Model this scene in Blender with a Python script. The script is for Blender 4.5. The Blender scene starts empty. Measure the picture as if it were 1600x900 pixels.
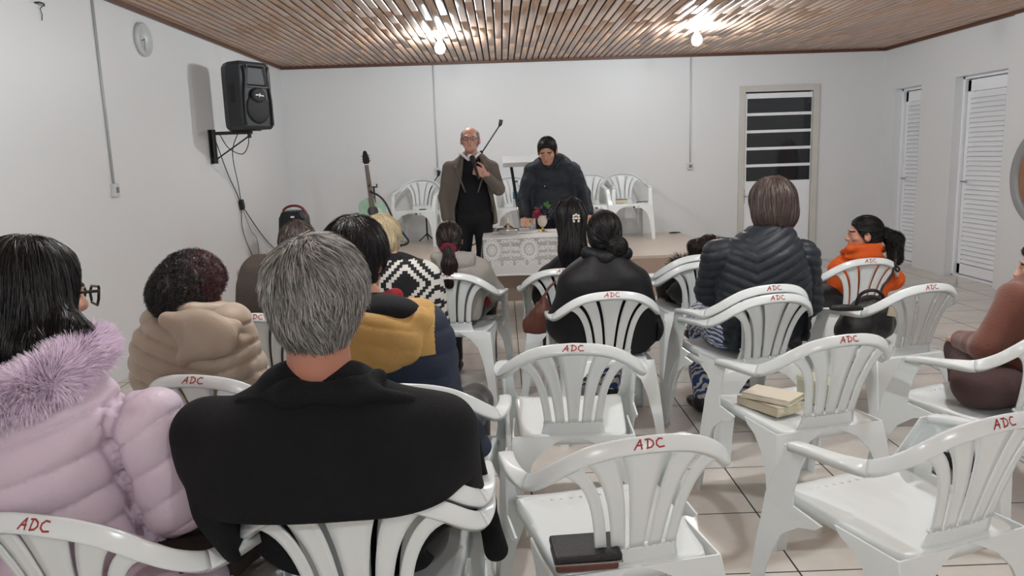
import bpy, bmesh, math, random
import numpy as np
from mathutils import Vector, Matrix

# ---------------------------------------------------------------- camera
F_PX = 1200.0
CAM = Vector((0.0, 0.0, 1.45))
_y = Vector((-17.0, 205.0, -F_PX)).normalized()
_x = Vector((1.0, 0.034, (-17 + 205 * 0.034) / F_PX)).normalized()
_z = _x.cross(_y).normalized()
_x = _y.cross(_z).normalized()
MCAM = Matrix((_x, _y, _z))
scn = bpy.context.scene
COL = scn.collection
cam_data = bpy.data.cameras.new('camera')
cam = bpy.data.objects.new('camera', cam_data)
COL.objects.link(cam)
cam_data.sensor_width = 36.0
cam_data.lens = 36.0 * F_PX / 1600.0
cam_data.clip_start = 0.05
cam.matrix_world = Matrix.Translation(CAM) @ MCAM.to_4x4()
scn.camera = cam
# ---------------------------------------------------------------- light and exposure
world = bpy.data.worlds.new('night')
world.use_nodes = True
world.node_tree.nodes['Background'].inputs[0].default_value = (0.02, 0.025, 0.035, 1)
world.node_tree.nodes['Background'].inputs[1].default_value = 0.3
scn.world = world
scn.view_settings.view_transform = 'Standard'
scn.view_settings.look = 'None'
scn.view_settings.gamma = 1.0
scn.view_settings.use_curve_mapping = False
scn.view_settings.exposure = 0.0
BULB_STRENGTH = 405.0
# bulbs: (x, y, strength factor); the front two are the ones the photo shows, the others hang further back in the hall
BULBS = [(-0.555, 7.72, 1.0), (1.93, 7.70, 1.15), (-0.55, 3.0, 1.6), (2.0, 3.0, 1.75), (-0.55, -1.2, 1.3), (2.0, -1.2, 1.4)]
ROOM_L, ROOM_R, ROOM_F, ROOM_B, CEIL = -2.70, 4.86, 9.90, -3.4, 2.63
STAGE_Y, STAGE_Z, STAGE_X = 7.70, 0.42, 2.28

def ray(px, py):
    return MCAM @ Vector((px - 800.0, 450.0 - py, -F_PX))
def W(px, py, Y):
    d = ray(px, py); return CAM + d * (Y / d.y)
def Wz(px, py, z):
    d = ray(px, py); return CAM + d * ((z - CAM.z) / d.z)
def Wx(px, py, X):
    d = ray(px, py); return CAM + d * (X / d.x)

# ---------------------------------------------------------------- materials
def new_mat(name):
    m = bpy.data.materials.new(name); m.use_nodes = True
    return m, m.node_tree, m.node_tree.nodes['Principled BSDF']
def lin(c):
    return tuple((v / 12.92 if v <= 0.04045 else ((v + 0.055) / 1.055) ** 2.4) for v in [q / 255.0 for q in c]) + (1.0,)
def mat(name, rgb, rough=0.6, bump=0.0, bscale=60.0, var=0.0, vscale=6.0, spec=0.5, metal=0.0, sheen=0.0, coat=0.0, trans=0.0, stretch=(1, 1, 1), alpha=1.0, sss=0.0, attr=False):
    """plain procedural material: colour with slight noise variation and a noise bump"""
    m, nt, b = new_mat(name); N = nt.nodes; L = nt.links
    col = lin(rgb)
    b.inputs['Base Color'].default_value = col
    b.inputs['Roughness'].default_value = rough
    b.inputs['Metallic'].default_value = metal
    b.inputs['Specular IOR Level'].default_value = spec
    b.inputs['Sheen Weight'].default_value = sheen
    b.inputs['Coat Weight'].default_value = coat
    b.inputs['Transmission Weight'].default_value = trans
    b.inputs['Alpha'].default_value = alpha
    if sss:
        b.inputs['Subsurface Weight'].default_value = sss; b.inputs['Subsurface Scale'].default_value = 0.01
    tc = N.new('ShaderNodeTexCoord'); mp = N.new('ShaderNodeMapping'); mp.inputs['Scale'].default_value = stretch
    L.new(tc.outputs['Object'], mp.inputs['Vector'])
    if var or attr:
        n = N.new('ShaderNodeTexNoise'); n.inputs['Scale'].default_value = vscale; n.inputs['Detail'].default_value = 5
        L.new(mp.outputs[0], n.inputs['Vector'])
        mx = N.new('ShaderNodeMix'); mx.data_type = 'RGBA'
        mx.inputs[6].default_value = tuple(max(0, c * (1 - var)) for c in col[:3]) + (1,)
        mx.inputs[7].default_value = tuple(min(1, c * (1 + var)) for c in col[:3]) + (1,)
        L.new(n.outputs[0], mx.inputs[0]); out = mx.outputs[2]
        if attr:
            at = N.new('ShaderNodeAttribute'); at.attribute_name = 'tone'
            m2 = N.new('ShaderNodeMix'); m2.data_type = 'RGBA'; m2.blend_type = 'MULTIPLY'; m2.inputs[0].default_value = 1
            L.new(out, m2.inputs[6]); L.new(at.outputs['Color'], m2.inputs[7]); out = m2.outputs[2]
        L.new(out, b.inputs['Base Color'])
    if bump:
        n2 = N.new('ShaderNodeTexNoise'); n2.inputs['Scale'].default_value = bscale; n2.inputs['Detail'].default_value = 6
        L.new(mp.outputs[0], n2.inputs['Vector'])
        bp = N.new('ShaderNodeBump'); bp.inputs['Strength'].default_value = bump; bp.inputs['Distance'].default_value = 0.01
        L.new(n2.outputs[0], bp.inputs['Height']); L.new(bp.outputs[0], b.inputs['Normal'])
    return m

MT = {}
MT['plaster'] = mat('plaster', (226, 227, 228), 0.42, bump=0.12, bscale=7, var=0.025, vscale=1.3, spec=0.4)
MT['skirting'] = mat('wood_trim', (96, 62, 44), 0.45, bump=0.1, var=0.2, vscale=9)
MT['stage_tile'] = mat('stage_tile', (214, 202, 190), 0.32, var=0.05, vscale=3)
MT['stage_front'] = mat('stage_front', (180, 160, 145), 0.45, var=0.10, vscale=5)
MT['plastic'] = mat('white_plastic', (235, 240, 240), 0.22, bump=0.02, bscale=90, spec=0.5)
MT['marker'] = mat('red_marker', (166, 42, 38), 0.5)
MT['pvc'] = mat('pvc', (205, 207, 208), 0.4)
MT['pvc_dim'] = mat('pvc_aged', (178, 180, 182), 0.45, var=0.05)
MT['door_paint'] = mat('door_paint', (244, 245, 248), 0.3, bump=0.03, bscale=10)
MT['frame_paint'] = mat('frame_paint', (206, 204, 196), 0.5, var=0.05)
MT['night_glass'] = mat('night_glass', (28, 32, 36), 0.06, spec=0.6)
MT['steel'] = mat('steel', (170, 172, 174), 0.25, metal=1.0)
MT['silver'] = mat('polished_silver', (215, 215, 215), 0.14, metal=1.0)
MT['gold'] = mat('gold', (205, 170, 90), 0.25, metal=1.0)
MT['black'] = mat('black_plastic', (26, 27, 29), 0.45, bump=0.05, bscale=200)
MT['cabinet'] = mat('speaker_cabinet', (44, 47, 51), 0.5, bump=0.2, bscale=260)
MT['grille'] = mat('speaker_grille', (26, 28, 31), 0.55, bump=0.4, bscale=500)
MT['black_gloss'] = mat('black_gloss', (16, 16, 18), 0.15)
MT['cable'] = mat('cable_rubber', (30, 30, 32), 0.5)
MT['grey_cable'] = mat('grey_cable', (120, 120, 122), 0.5)
MT['white'] = mat('white_print', (240, 240, 240), 0.5)
MT['redtrim'] = mat('red_trim', (120, 42, 34), 0.4)
MT['teal'] = mat('guitar_green', (146, 184, 158), 0.22, coat=0.5, var=0.03)
MT['pickguard'] = mat('pickguard', (186, 204, 172), 0.3)
MT['maple'] = mat('rosewood', (96, 74, 60), 0.45, var=0.2, stretch=(8, 8, 1))
MT['dark_wood'] = mat('dark_wood', (60, 40, 30), 0.5, var=0.25)
MT['wood'] = mat('book_brown', (140, 104, 72), 0.6, var=0.2)
MT['paper'] = mat('paper', (226, 216, 190), 0.8, bump=0.3, bscale=120, stretch=(1, 1, 12))
MT['leather_black'] = mat('leather_black', (28, 26, 28), 0.42, bump=0.3, bscale=150)
MT['leather_brown'] = mat('leather_brown', (92, 50, 38), 0.5, bump=0.3, bscale=60, var=0.25, vscale=12)
MT['kraft'] = mat('cream_card', (204, 194, 170), 0.7, var=0.06)
MT['grey_bag'] = mat('grey_card', (150, 152, 152), 0.6)
MT['clear'] = mat('clear_plastic', (235, 238, 240), 0.08, trans=0.85, spec=0.5)
MT['glass'] = mat('vase_glass', (240, 226, 208), 0.15, trans=0.3, spec=0.6, bump=0.5, bscale=90)
MT['grape_red'] = mat('grape_red', (132, 30, 58), 0.25)
MT['grape_dark'] = mat('grape_dark', (44, 38, 56), 0.28)
MT['leaf'] = mat('leaf', (96, 150, 60), 0.5)
MT['blue_label'] = mat('blue_label', (30, 120, 160), 0.4)
MT['disc_rim'] = mat('disc_rim', (150, 152, 154), 0.3)
MT['disc_wood'] = mat('disc_wood', (150, 108, 80), 0.35, var=0.2)
MT['pink'] = mat('pink_cloth', (214, 120, 150), 0.7)

def floor_mat():
    m, nt, b = new_mat('ceramic_tiles'); N = nt.nodes; L = nt.links
    tc = N.new('ShaderNodeTexCoord')
    mp = N.new('ShaderNodeMapping'); mp.inputs['Location'].default_value = (-0.083, -3.346, 0)
    L.new(tc.outputs['Object'], mp.inputs[0])
    br = N.new('ShaderNodeTexBrick')
    br.offset = 0.0; br.squash = 1.0
    br.inputs['Scale'].default_value = 1.0
    br.inputs['Brick Width'].default_value = 0.45; br.inputs['Row Height'].default_value = 0.45
    br.inputs['Mortar Size'].default_value = 0.0035; br.inputs['Mortar Smooth'].default_value = 0.1
    br.inputs['Color1'].default_value = lin((226, 220, 212)); br.inputs['Color2'].default_value = lin((220, 214, 206))
    br.inputs['Mortar'].default_value = lin((44, 42, 42))
    L.new(mp.outputs[0], br.inputs[0])
    nz = N.new('ShaderNodeTexNoise'); nz.inputs['Scale'].default_value = 2.6; nz.inputs['Detail'].default_value = 8; nz.inputs['Roughness'].default_value = 0.65
    L.new(tc.outputs['Object'], nz.inputs['Vector'])
    rp = N.new('ShaderNodeMapRange'); rp.inputs[1].default_value = 0.35; rp.inputs[2].default_value = 0.7; rp.inputs[3].default_value = 0.86; rp.inputs[4].default_value = 1.05
    L.new(nz.outputs[0], rp.inputs[0])
    mx = N.new('ShaderNodeMix'); mx.data_type = 'RGBA'; mx.blend_type = 'MULTIPLY'; mx.inputs[0].default_value = 1
    L.new(br.outputs[0], mx.inputs[6]); L.new(rp.outputs[0], mx.inputs[7]); L.new(mx.outputs[2], b.inputs['Base Color'])
    mr = N.new('ShaderNodeMapRange'); mr.inputs[3].default_value = 0.22; mr.inputs[4].default_value = 0.8
    L.new(br.outputs[1], mr.inputs[0]); L.new(mr.outputs[0], b.inputs['Roughness'])
    bp = N.new('ShaderNodeBump'); bp.inputs['Strength'].default_value = 0.4; bp.inputs['Distance'].default_value = 0.003; bp.invert = True
    L.new(br.outputs[1], bp.inputs['Height']); L.new(bp.outputs[0], b.inputs['Normal'])
    return m
MT['floor'] = floor_mat()

def ceil_mat():
    m, nt, b = new_mat('varnished_boards'); N = nt.nodes; L = nt.links
    tc = N.new('ShaderNodeTexCoord')
    mp = N.new('ShaderNodeMapping'); mp.inputs['Scale'].default_value = (14, 1.2, 14)
    L.new(tc.outputs['Object'], mp.inputs[0])
    n = N.new('ShaderNodeTexNoise'); n.inputs['Scale'].default_value = 3.0; n.inputs['Detail'].default_value = 7
    L.new(mp.outputs[0], n.inputs['Vector'])
    r = N.new('ShaderNodeValToRGB')
    r.color_ramp.elements[0].position = 0.3; r.color_ramp.elements[0].color = lin((186, 152, 132))
    r.color_ramp.elements[1].position = 0.68; r.color_ramp.elements[1].color = lin((208, 178, 158))
    L.new(n.outputs[0], r.inputs[0])
    mp2 = N.new('ShaderNodeMapping'); mp2.inputs['Scale'].default_value = (16, 6, 16)
    L.new(tc.outputs['Object'], mp2.inputs[0])
    v = N.new('ShaderNodeTexVoronoi'); v.inputs['Scale'].default_value = 1.0
    L.new(mp2.outputs[0], v.inputs['Vector'])
    k = N.new('ShaderNodeMapRange'); k.inputs[1].default_value = 0.03; k.inputs[2].default_value = 0.10; k.inputs[3].default_value = 0.45; k.inputs[4].default_value = 1.0
    L.new(v.outputs['Distance'], k.inputs[0])
    at = N.new('ShaderNodeAttribute'); at.attribute_name = 'tone'
    m1 = N.new('ShaderNodeMix'); m1.data_type = 'RGBA'; m1.blend_type = 'MULTIPLY'; m1.inputs[0].default_value = 1
    L.new(r.outputs[0], m1.inputs[6]); L.new(at.outputs['Color'], m1.inputs[7])
    m2 = N.new('ShaderNodeMix'); m2.data_type = 'RGBA'; m2.blend_type = 'MULTIPLY'; m2.inputs[0].default_value = 1
    L.new(m1.outputs[2], m2.inputs[6]); L.new(k.outputs[0], m2.inputs[7])
    L.new(m2.outputs[2], b.inputs['Base Color'])
    b.inputs['Roughness'].default_value = 0.38
    b.inputs['Coat Weight'].default_value = 0.25; b.inputs['Coat Roughness'].default_value = 0.12
    bp = N.new('ShaderNodeBump'); bp.inputs['Strength'].default_value = 0.05; bp.inputs['Distance'].default_value = 0.003
    L.new(n.outputs[0], bp.inputs['Height']); L.new(bp.outputs[0], b.inputs['Normal'])
    return m
MT['ceiling'] = ceil_mat()
MT['gap'] = mat('board_gap', (16, 10, 8), 0.95)

def bulb_mat(f):
    m, nt, b = new_mat('lit_bulb')
    b.inputs['Base Color'].default_value = (1, 1, 1, 1)
    b.inputs['Emission Color'].default_value = (0.90, 0.965, 1.0, 1)
    b.inputs['Emission Strength'].default_value = BULB_STRENGTH * f
    return m

# ---------------------------------------------------------------- object helpers
def put(me, name, material, parent=None, smooth=False):
    o = bpy.data.objects.new(name, me); COL.objects.link(o)
    if material is not None:
        for q in (material if isinstance(material, (list, tuple)) else [material]): me.materials.append(q)
    if smooth: me.polygons.foreach_set('use_smooth', [True] * len(me.polygons))
    if parent is not None: o.parent = parent
    return o
def obj(name, bm, material, parent=None, smooth=False, loc=None, bevel=0, seg=2):
    me = bpy.data.meshes.new(name)
    bmesh.ops.recalc_face_normals(bm, faces=bm.faces)
    bm.to_mesh(me); bm.free()
    o = put(me, name, material, parent, smooth)
    if loc is not None: o.location = loc
    if bevel:
        md = o.modifiers.new('bevel', 'BEVEL'); md.width = bevel; md.segments = seg; md.limit_method = 'ANGLE'
    return o
def npobj(name, V, Fc, material, parent=None, smooth=True, midx=None, tone=None):
    me = bpy.data.meshes.new(name)
    V = np.asarray(V, dtype=np.float32); Fc = np.asarray(Fc, dtype=np.int32)
    k = Fc.shape[1]
    me.vertices.add(len(V)); me.vertices.foreach_set('co', V.ravel())
    me.loops.add(Fc.size); me.loops.foreach_set('vertex_index', Fc.ravel())
    me.polygons.add(len(Fc)); me.polygons.foreach_set('loop_start', np.arange(0, Fc.size, k, dtype=np.int32))
    me.update(calc_edges=True)
    if tone is not None:
        a = me.color_attributes.new('tone', 'FLOAT_COLOR', 'POINT')
        t = np.ones((len(V), 4), dtype=np.float32); t[:, :3] = tone if tone.ndim == 2 else tone[:, None]
        a.data.foreach_set('color', t.ravel())
    o = put(me, name, material, parent, smooth)
    if midx is not None: me.polygons.foreach_set('material_index', np.asarray(midx, dtype=np.int32))
    me.validate()
    return o
def empty(name, loc, rot=0.0):
    o = bpy.data.objects.new(name, None); COL.objects.link(o); o.location = loc; o.rotation_euler = (0, 0, rot)
    o.empty_display_size = 0.1
    return o
def tag(o, label, cat, group=None):
    o['label'] = label; o['category'] = cat
    if group: o['group'] = group
    return o
def thing(name, label, cat, loc=(0, 0, 0), rot=0.0, group=None):
    return tag(empty(name, loc, rot), label, cat, group)
def struct(o):
    o['kind'] = 'structure'; return o
def copy_tree(o, parent=None):
    c = o.copy(); COL.objects.link(c); c.parent = parent
    for ch in o.children: copy_tree(ch, c)
    return c
def bx(bm, x0, x1, y0, y1, z0, z1, M=None):
    v = [bm.verts.new(Vector((x, y, z)) if M is None else M @ Vector((x, y, z))) for x in (x0, x1) for y in (y0, y1) for z in (z0, z1)]
    for f in ((0, 1, 3, 2), (4, 6, 7, 5), (0, 4, 5, 1), (2, 3, 7, 6), (0, 2, 6, 4), (1, 5, 7, 3)): bm.faces.new([v[i] for i in f])
def box_bm(*a, M=None):
    bm = bmesh.new(); bx(bm, *a, M=M); return bm
def frames(pts):
    pts = [Vector(p) for p in pts]; out = []; prev = None
    for i, p in enumerate(pts):
        t = (pts[min(i + 1, len(pts) - 1)] - pts[max(i - 1, 0)]).normalized()
        u = prev if prev is not None else (Vector((0, 0, 1)) if abs(t.z) < 0.9 else Vector((1, 0, 0)))
        u = (u - t * u.dot(t)).normalized(); prev = u
        out.append((p, t, u, t.cross(u)))
    return out
def tube(bm, pts, r, n=8, cap=True):
    rr = r if isinstance(r, (list, tuple)) else [r] * len(pts)
    rings = []
    for (p, t, u, w), q in zip(frames(pts), rr):
        rings.append([bm.verts.new(p + (u * math.cos(a) + w * math.sin(a)) * q) for a in [2 * math.pi * i / n for i in range(n)]])
    for a, b in zip(rings, rings[1:]):
        for i in range(n): bm.faces.new((a[i], a[(i + 1) % n], b[(i + 1) % n], b[i]))
    if cap:
        bm.faces.new(rings[0][::-1]); bm.faces.new(rings[-1])
def tube_bm(pts, r, n=8):
    bm = bmesh.new(); tube(bm, pts, r, n); return bm
def lathe(bm, prof, n=24, M=None, cap=True):
    rings = []
    for r, z in prof:
        rings.append([bm.verts.new((M or Matrix()) @ Vector((r * math.cos(2 * math.pi * i / n), r * math.sin(2 * math.pi * i / n), z))) for i in range(n)])
    for a, b in zip(rings, rings[1:]):
        for i in range(n): bm.faces.new((a[i], a[(i + 1) % n], b[(i + 1) % n], b[i]))
    if cap:
        bm.faces.new(rings[0][::-1]); bm.faces.new(rings[-1])
def lathe_bm(prof, n=24, M=None):
    bm = bmesh.new(); lathe(bm, prof, n, M); return bm
def catmull(pts, sub=6):
    P = [np.array(p, float) for p in pts]; P = [2 * P[0] - P[1]] + P + [2 * P[-1] - P[-2]]
    out = []
    for i in range(1, len(P) - 2):
        for j in range(sub):
            t = j / sub
            out.append(0.5 * ((2 * P[i]) + (-P[i - 1] + P[i + 1]) * t + (2 * P[i - 1] - 5 * P[i] + 4 * P[i + 1] - P[i + 2]) * t * t + (-P[i - 1] + 3 * P[i] - 3 * P[i + 1] + P[i + 2]) * t ** 3))
    out.append(P[-2]); return out

# ---------------------------------------------------------------- implicit surfaces (smooth bodies and clothes)
def V3(v): return np.array(tuple(v), dtype=np.float64)
class Fn:
    def __init__(s, f, lo, hi): s.f = f; s.lo = np.array(lo, float); s.hi = np.array(hi, float)
    def __call__(s, P): return s.f(P)
def rc(a, b, ra, rb=None):
    a = V3(a); b = V3(b); rb = ra if rb is None else rb; ab = b - a; L2 = max(ab.dot(ab), 1e-9)
    def f(P):
        h = np.clip(((P - a) @ ab) / L2, 0, 1)
        q = P - a - h[:, None] * ab
        return np.sqrt((q * q).sum(1)) - (ra + (rb - ra) * h)
    m = max(ra, rb)
    return Fn(f, np.minimum(a, b) - m, np.maximum(a, b) + m)
def ell(c, r, R=None):
    c = V3(c); r = V3(r); R = None if R is None else np.array(R, float)
    def f(P):
        q = P - c
        if R is not None: q = q @ R
        k0 = np.sqrt(((q / r) ** 2).sum(1)); k1 = np.sqrt(((q / (r * r)) ** 2).sum(1))
        return np.where(k1 > 1e-9, k0 * (k0 - 1) / np.maximum(k1, 1e-9), -r.min())
    m = r.max() if R is not None else r
    return Fn(f, c - m, c + m)
def rbox(c, h, r, R=None):
    c = V3(c); h = V3(h); R = None if R is None else np.array(R, float)
    def f(P):
        q = P - c
        if R is not None: q = q @ R
        q = np.abs(q) - (h - r)
        return np.sqrt((np.maximum(q, 0) ** 2).sum(1)) + np.minimum(q.max(1), 0) - r
    m = np.linalg.norm(h) if R is not None else h
    return Fn(f, c - m, c + m)
def su(k, *fs):
    def f(P):
        d = fs[0](P)
        for g in fs[1:]:
            e = g(P); h = np.maximum(k - np.abs(d - e), 0) / k
            d = np.minimum(d, e) - h * h * k * 0.25
        return d
    return Fn(f, np.min([g.lo for g in fs], axis=0), np.max([g.hi for g in fs], axis=0))
def sub(a, b, k=0.01):
    def f(P):
        d = a(P); e = -b(P); h = np.maximum(k - np.abs(d - e), 0) / k
        return np.maximum(d, e) + h * h * k * 0.25
    return Fn(f, a.lo, a.hi)
def inter(a, b, k=0.01):
    def f(P):
        d = a(P); e = b(P); h = np.maximum(k - np.abs(d - e), 0) / k
        return np.maximum(d, e) + h * h * k * 0.25
    return Fn(f, a.lo, a.hi)
def half(p, n):          # solid on the side opposite to n
    p = V3(p); n = V3(n); n = n / np.linalg.norm(n)
    return Fn(lambda P: (P - p) @ n, (-9, -9, -9), (9, 9, 9))
def place(f, R, t, s=1.0):   # R: 3x3 columns = local axes in world
    R = np.array(R, float); t = V3(t)
    cs = np.array([[x, y, z] for x in (f.lo[0], f.hi[0]) for y in (f.lo[1], f.hi[1]) for z in (f.lo[2], f.hi[2])]) @ R.T * s + t
    return Fn(lambda P: f((P - t) @ R / s) * s, cs.min(0), cs.max(0))
def nets(f, res, pad=0.02, lo=None, hi=None):
    lo = f.lo - pad if lo is None else np.array(lo, float); hi = f.hi + pad if hi is None else np.array(hi, float)
    n = np.maximum(np.ceil((hi - lo) / res).astype(int) + 1, 3)
    ax = [lo[i] + res * np.arange(n[i]) for i in range(3)]
    G = np.stack(np.meshgrid(*ax, indexing='ij'), -1).reshape(-1, 3)
    D = np.concatenate([f(G[i:i + 400000]) for i in range(0, len(G), 400000)]).reshape(n).astype(np.float32)
    S = D < 0
    c = np.zeros(n - 1, int)
    for a in (0, 1):
        for b in (0, 1):
            for d in (0, 1): c += S[a:n[0] - 1 + a, b:n[1] - 1 + b, d:n[2] - 1 + d]
    act = (c > 0) & (c < 8)
    idx = -np.ones(act.shape, int); idx[act] = np.arange(act.sum())
    I = np.argwhere(act); acc = np.zeros((len(I), 3)); cnt = np.zeros(len(I))
    offs = [(a, b, d) for a in (0, 1) for b in (0, 1) for d in (0, 1)]
    for o in offs:
        for axn in range(3):
            if o[axn] == 1: continue
            o2 = list(o); o2[axn] = 1
            d0 = D[I[:, 0] + o[0], I[:, 1] + o[1], I[:, 2] + o[2]]; d1 = D[I[:, 0] + o2[0], I[:, 1] + o2[1], I[:, 2] + o2[2]]
            cr = (d0 < 0) != (d1 < 0)
            t = np.where(cr, d0 / np.where(cr, d0 - d1, 1), 0)
            p = np.tile(np.array(o, float), (len(I), 1)); p[:, axn] += t
            acc += p * cr[:, None]; cnt += cr
    V = lo + (I + acc / cnt[:, None]) * res
    Q = []
    for axn in range(3):
        u, w = [(1, 2), (2, 0), (0, 1)][axn]
        A = np.moveaxis(S, (axn, u, w), (0, 1, 2)); J = np.moveaxis(idx, (axn, u, w), (0, 1, 2))
        s0 = A[:-1, 1:-1, 1:-1]; s1 = A[1:, 1:-1, 1:-1]
        E = np.argwhere(s0 != s1)
        if not len(E): continue
        i, j, k = E[:, 0], E[:, 1] + 1, E[:, 2] + 1
        q = np.stack([J[i, j - 1, k - 1], J[i, j, k - 1], J[i, j, k], J[i, j - 1, k]], 1)
        fl = ~s0[E[:, 0], E[:, 1], E[:, 2]]
        q[fl] = q[fl][:, ::-1]
        Q.append(q)
    Q = np.concatenate(Q); Q = Q[(Q >= 0).all(1)]
    g = grad(f, V); V = V - np.clip(f(V), -res, res)[:, None] * g
    return V, Q
def grad(f, P, e=0.002):
    g = np.stack([f(P + d) - f(P - d) for d in np.eye(3) * e], 1)
    return g / np.maximum(np.linalg.norm(g, axis=1), 1e-6)[:, None]
def vnoise(P, scale, seed=0):
    Q = P * scale + seed * 17.31; I = np.floor(Q).astype(np.int64); fr = Q - I; fr = fr * fr * (3 - 2 * fr)
    def h(i, j, k):
        n = (i * 374761393 + j * 668265263 + k * 2147483647 + seed * 97) & 0xffffffff
        n = ((n ^ (n >> 13)) * 1274126177) & 0xffffffff
        return ((n ^ (n >> 16)) & 0xffff) / 32767.5 - 1
    r = 0
    for a in (0, 1):
        for b in (0, 1):
            for c in (0, 1):
                w = (fr[:, 0] if a else 1 - fr[:, 0]) * (fr[:, 1] if b else 1 - fr[:, 1]) * (fr[:, 2] if c else 1 - fr[:, 2])
                r = r + w * h(I[:, 0] + a, I[:, 1] + b, I[:, 2] + c)
    return r
RNG = np.random.default_rng(7)
def soft(name, f, res, material, parent, origin=(0, 0, 0), disp=None, matfn=None, tonefn=None, lo=None, hi=None):
    """implicit solid -> one mesh, in the parent's coordinates"""
    V, Q = nets(f, res, lo=lo, hi=hi)
    mi = None
    if matfn is not None: mi = matfn(V[Q].mean(1))
    tn = tonefn(V) if tonefn is not None else None
    if disp is not None: V = V + disp(V)[:, None] * grad(f, V)
    return npobj(name, V - V3(origin), Q, material, parent, True, mi, tn)
def strands(name, f, n, length, material, parent, origin, flow, lift=0.0, width=0.0012, steps=5, jit=0.3, tone=(0.5, 1.4), region=None, res=0.012, curl=0.0, off=0.001, clump=0.0, hug=True, tonef=None, stuff=True, src=None, vol=0.006, twist=0.6):
    """ribbons of hair or fur rooted on the implicit surface f; flow(P) gives the combing direction"""
    V, Q = src if src is not None else nets(f, res)
    C = V[Q]
    ar = np.linalg.norm(np.cross(C[:, 2] - C[:, 0], C[:, 3] - C[:, 1]), axis=1)
    if region is not None: ar = ar * region(C.mean(1))
    pick = RNG.choice(len(C), n, p=ar / ar.sum()); a = RNG.random((n, 1)); b = RNG.random((n, 1))
    P = (C[pick, 0] * (1 - a) * (1 - b) + C[pick, 1] * a * (1 - b) + C[pick, 2] * a * b + C[pick, 3] * (1 - a) * b)
    L = length * (0.6 + 0.7 * RNG.random(n)); rnd = RNG.normal(size=(n, 3)) * jit
    if clump:
        rnd = rnd * 0.35 + np.stack([vnoise(P, clump, s) for s in (1, 2, 3)], 1) * jit * 1.6
    offr = off + vol * RNG.random((n, 1)) ** 2 * (1 if lift < 0.3 else 0); pts = [P + grad(f, P) * offr]; p = pts[0]; ph = RNG.random((n, 1)) * 6.28
    for s in range(steps):
        g = grad(f, p); d = flow(p) + rnd; d = d - g * (d * g).sum(1)[:, None] * (1 if hug else 0)
        d = d / np.maximum(np.linalg.norm(d, axis=1), 1e-6)[:, None] + g * lift
        if curl:
            e = np.cross(g, d); an = ph + s * 1.9
            d = d * 0.5 + (e * np.cos(an) + g * np.sin(an)) * curl
        d = d / np.linalg.norm(d, axis=1)[:, None]
        p = p + d * (L / steps)[:, None]
        if hug and lift < 0.05:
            dist = f(p); p = p - g * (dist[:, None] - offr) * 0.8
        pts.append(p)
    VV = []; FF = []; m = steps + 1
    g0 = grad(f, pts[0]); g0 = g0 + RNG.normal(size=(n, 3)) * twist
    for s in range(m):
        t = pts[min(s + 1, m - 1)] - pts[max(s - 1, 0)]
        sd = np.cross(g0, t) + RNG.normal(size=(n, 3)) * 1e-5; sd /= np.linalg.norm(sd, axis=1)[:, None]
        w = width * (1 - 0.75 * (s / steps) ** 1.5) * 0.5
        VV.append(pts[s] - sd * w); VV.append(pts[s] + sd * w)
    A = np.stack(VV, 1).reshape(-1, 3); base = np.arange(n) * 2 * m
    for s in range(steps):
        FF.append(np.stack([base + 2 * s, base + 2 * s + 1, base + 2 * s + 3, base + 2 * s + 2], 1))
    tn = tone[0] + (tone[1] - tone[0]) * RNG.random(n)
    tn = np.repeat(tn[:, None], 3, 1)
    if tonef is not None: tn = tonef(P, tn)
    o = npobj(name, A - V3(origin), np.concatenate(FF), material, parent, True, None, np.repeat(tn, 2 * m, axis=0))
    if stuff: o['kind'] = 'stuff'
    return o
# ================================================================ the room
T = 0.25
struct(obj('floor', box_bm(ROOM_L - T, ROOM_R + T, ROOM_B - T, ROOM_F + T, -0.12, 0), MT['floor']))
struct(obj('wall_left', box_bm(ROOM_L - T, ROOM_L, ROOM_B - T, ROOM_F + T, 0, CEIL + 0.1), MT['plaster']))
struct(obj('wall_rear', box_bm(ROOM_L, ROOM_R, ROOM_B - T, ROOM_B, 0, CEIL + 0.1), MT['plaster']))
# back wall with the door opening
dA = W(1155, 150, ROOM_F); dB = W(1280, 145, ROOM_F)
DX0, DX1, DZ1 = dA.x, dB.x, W(1215, 133, ROOM_F).z
bm = bmesh.new()
bx(bm, ROOM_L, DX0 + 0.02, ROOM_F, ROOM_F + T, 0, CEIL + 0.1)
bx(bm, DX1 - 0.02, ROOM_R + T, ROOM_F, ROOM_F + T, 0, CEIL + 0.1)
bx(bm, DX0 + 0.02, DX1 - 0.02, ROOM_F, ROOM_F + T, DZ1 - 0.02, CEIL + 0.1)
struct(obj('wall_back', bm, MT['plaster']))
# right wall with two recesses
R1 = (9.03, 9.62, 2.11); R2 = (7.50, 8.36, 2.13)
bm = bmesh.new()
for a, b_ in ((ROOM_B - T, R2[0]), (R2[1], R1[0]), (R1[1], ROOM_F)): bx(bm, ROOM_R, ROOM_R + T, a, b_, 0, CEIL + 0.1)
for a, b_, z in (R1, R2):
    bx(bm, ROOM_R, ROOM_R + T, a, b_, z, CEIL + 0.1); bx(bm, ROOM_R + 0.16, ROOM_R + T, a, b_, 0, z)
bx(bm, ROOM_R - 0.03, ROOM_R, 7.0, 7.42, 0, CEIL)
struct(obj('wall_right', bm, MT['plaster']))
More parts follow.
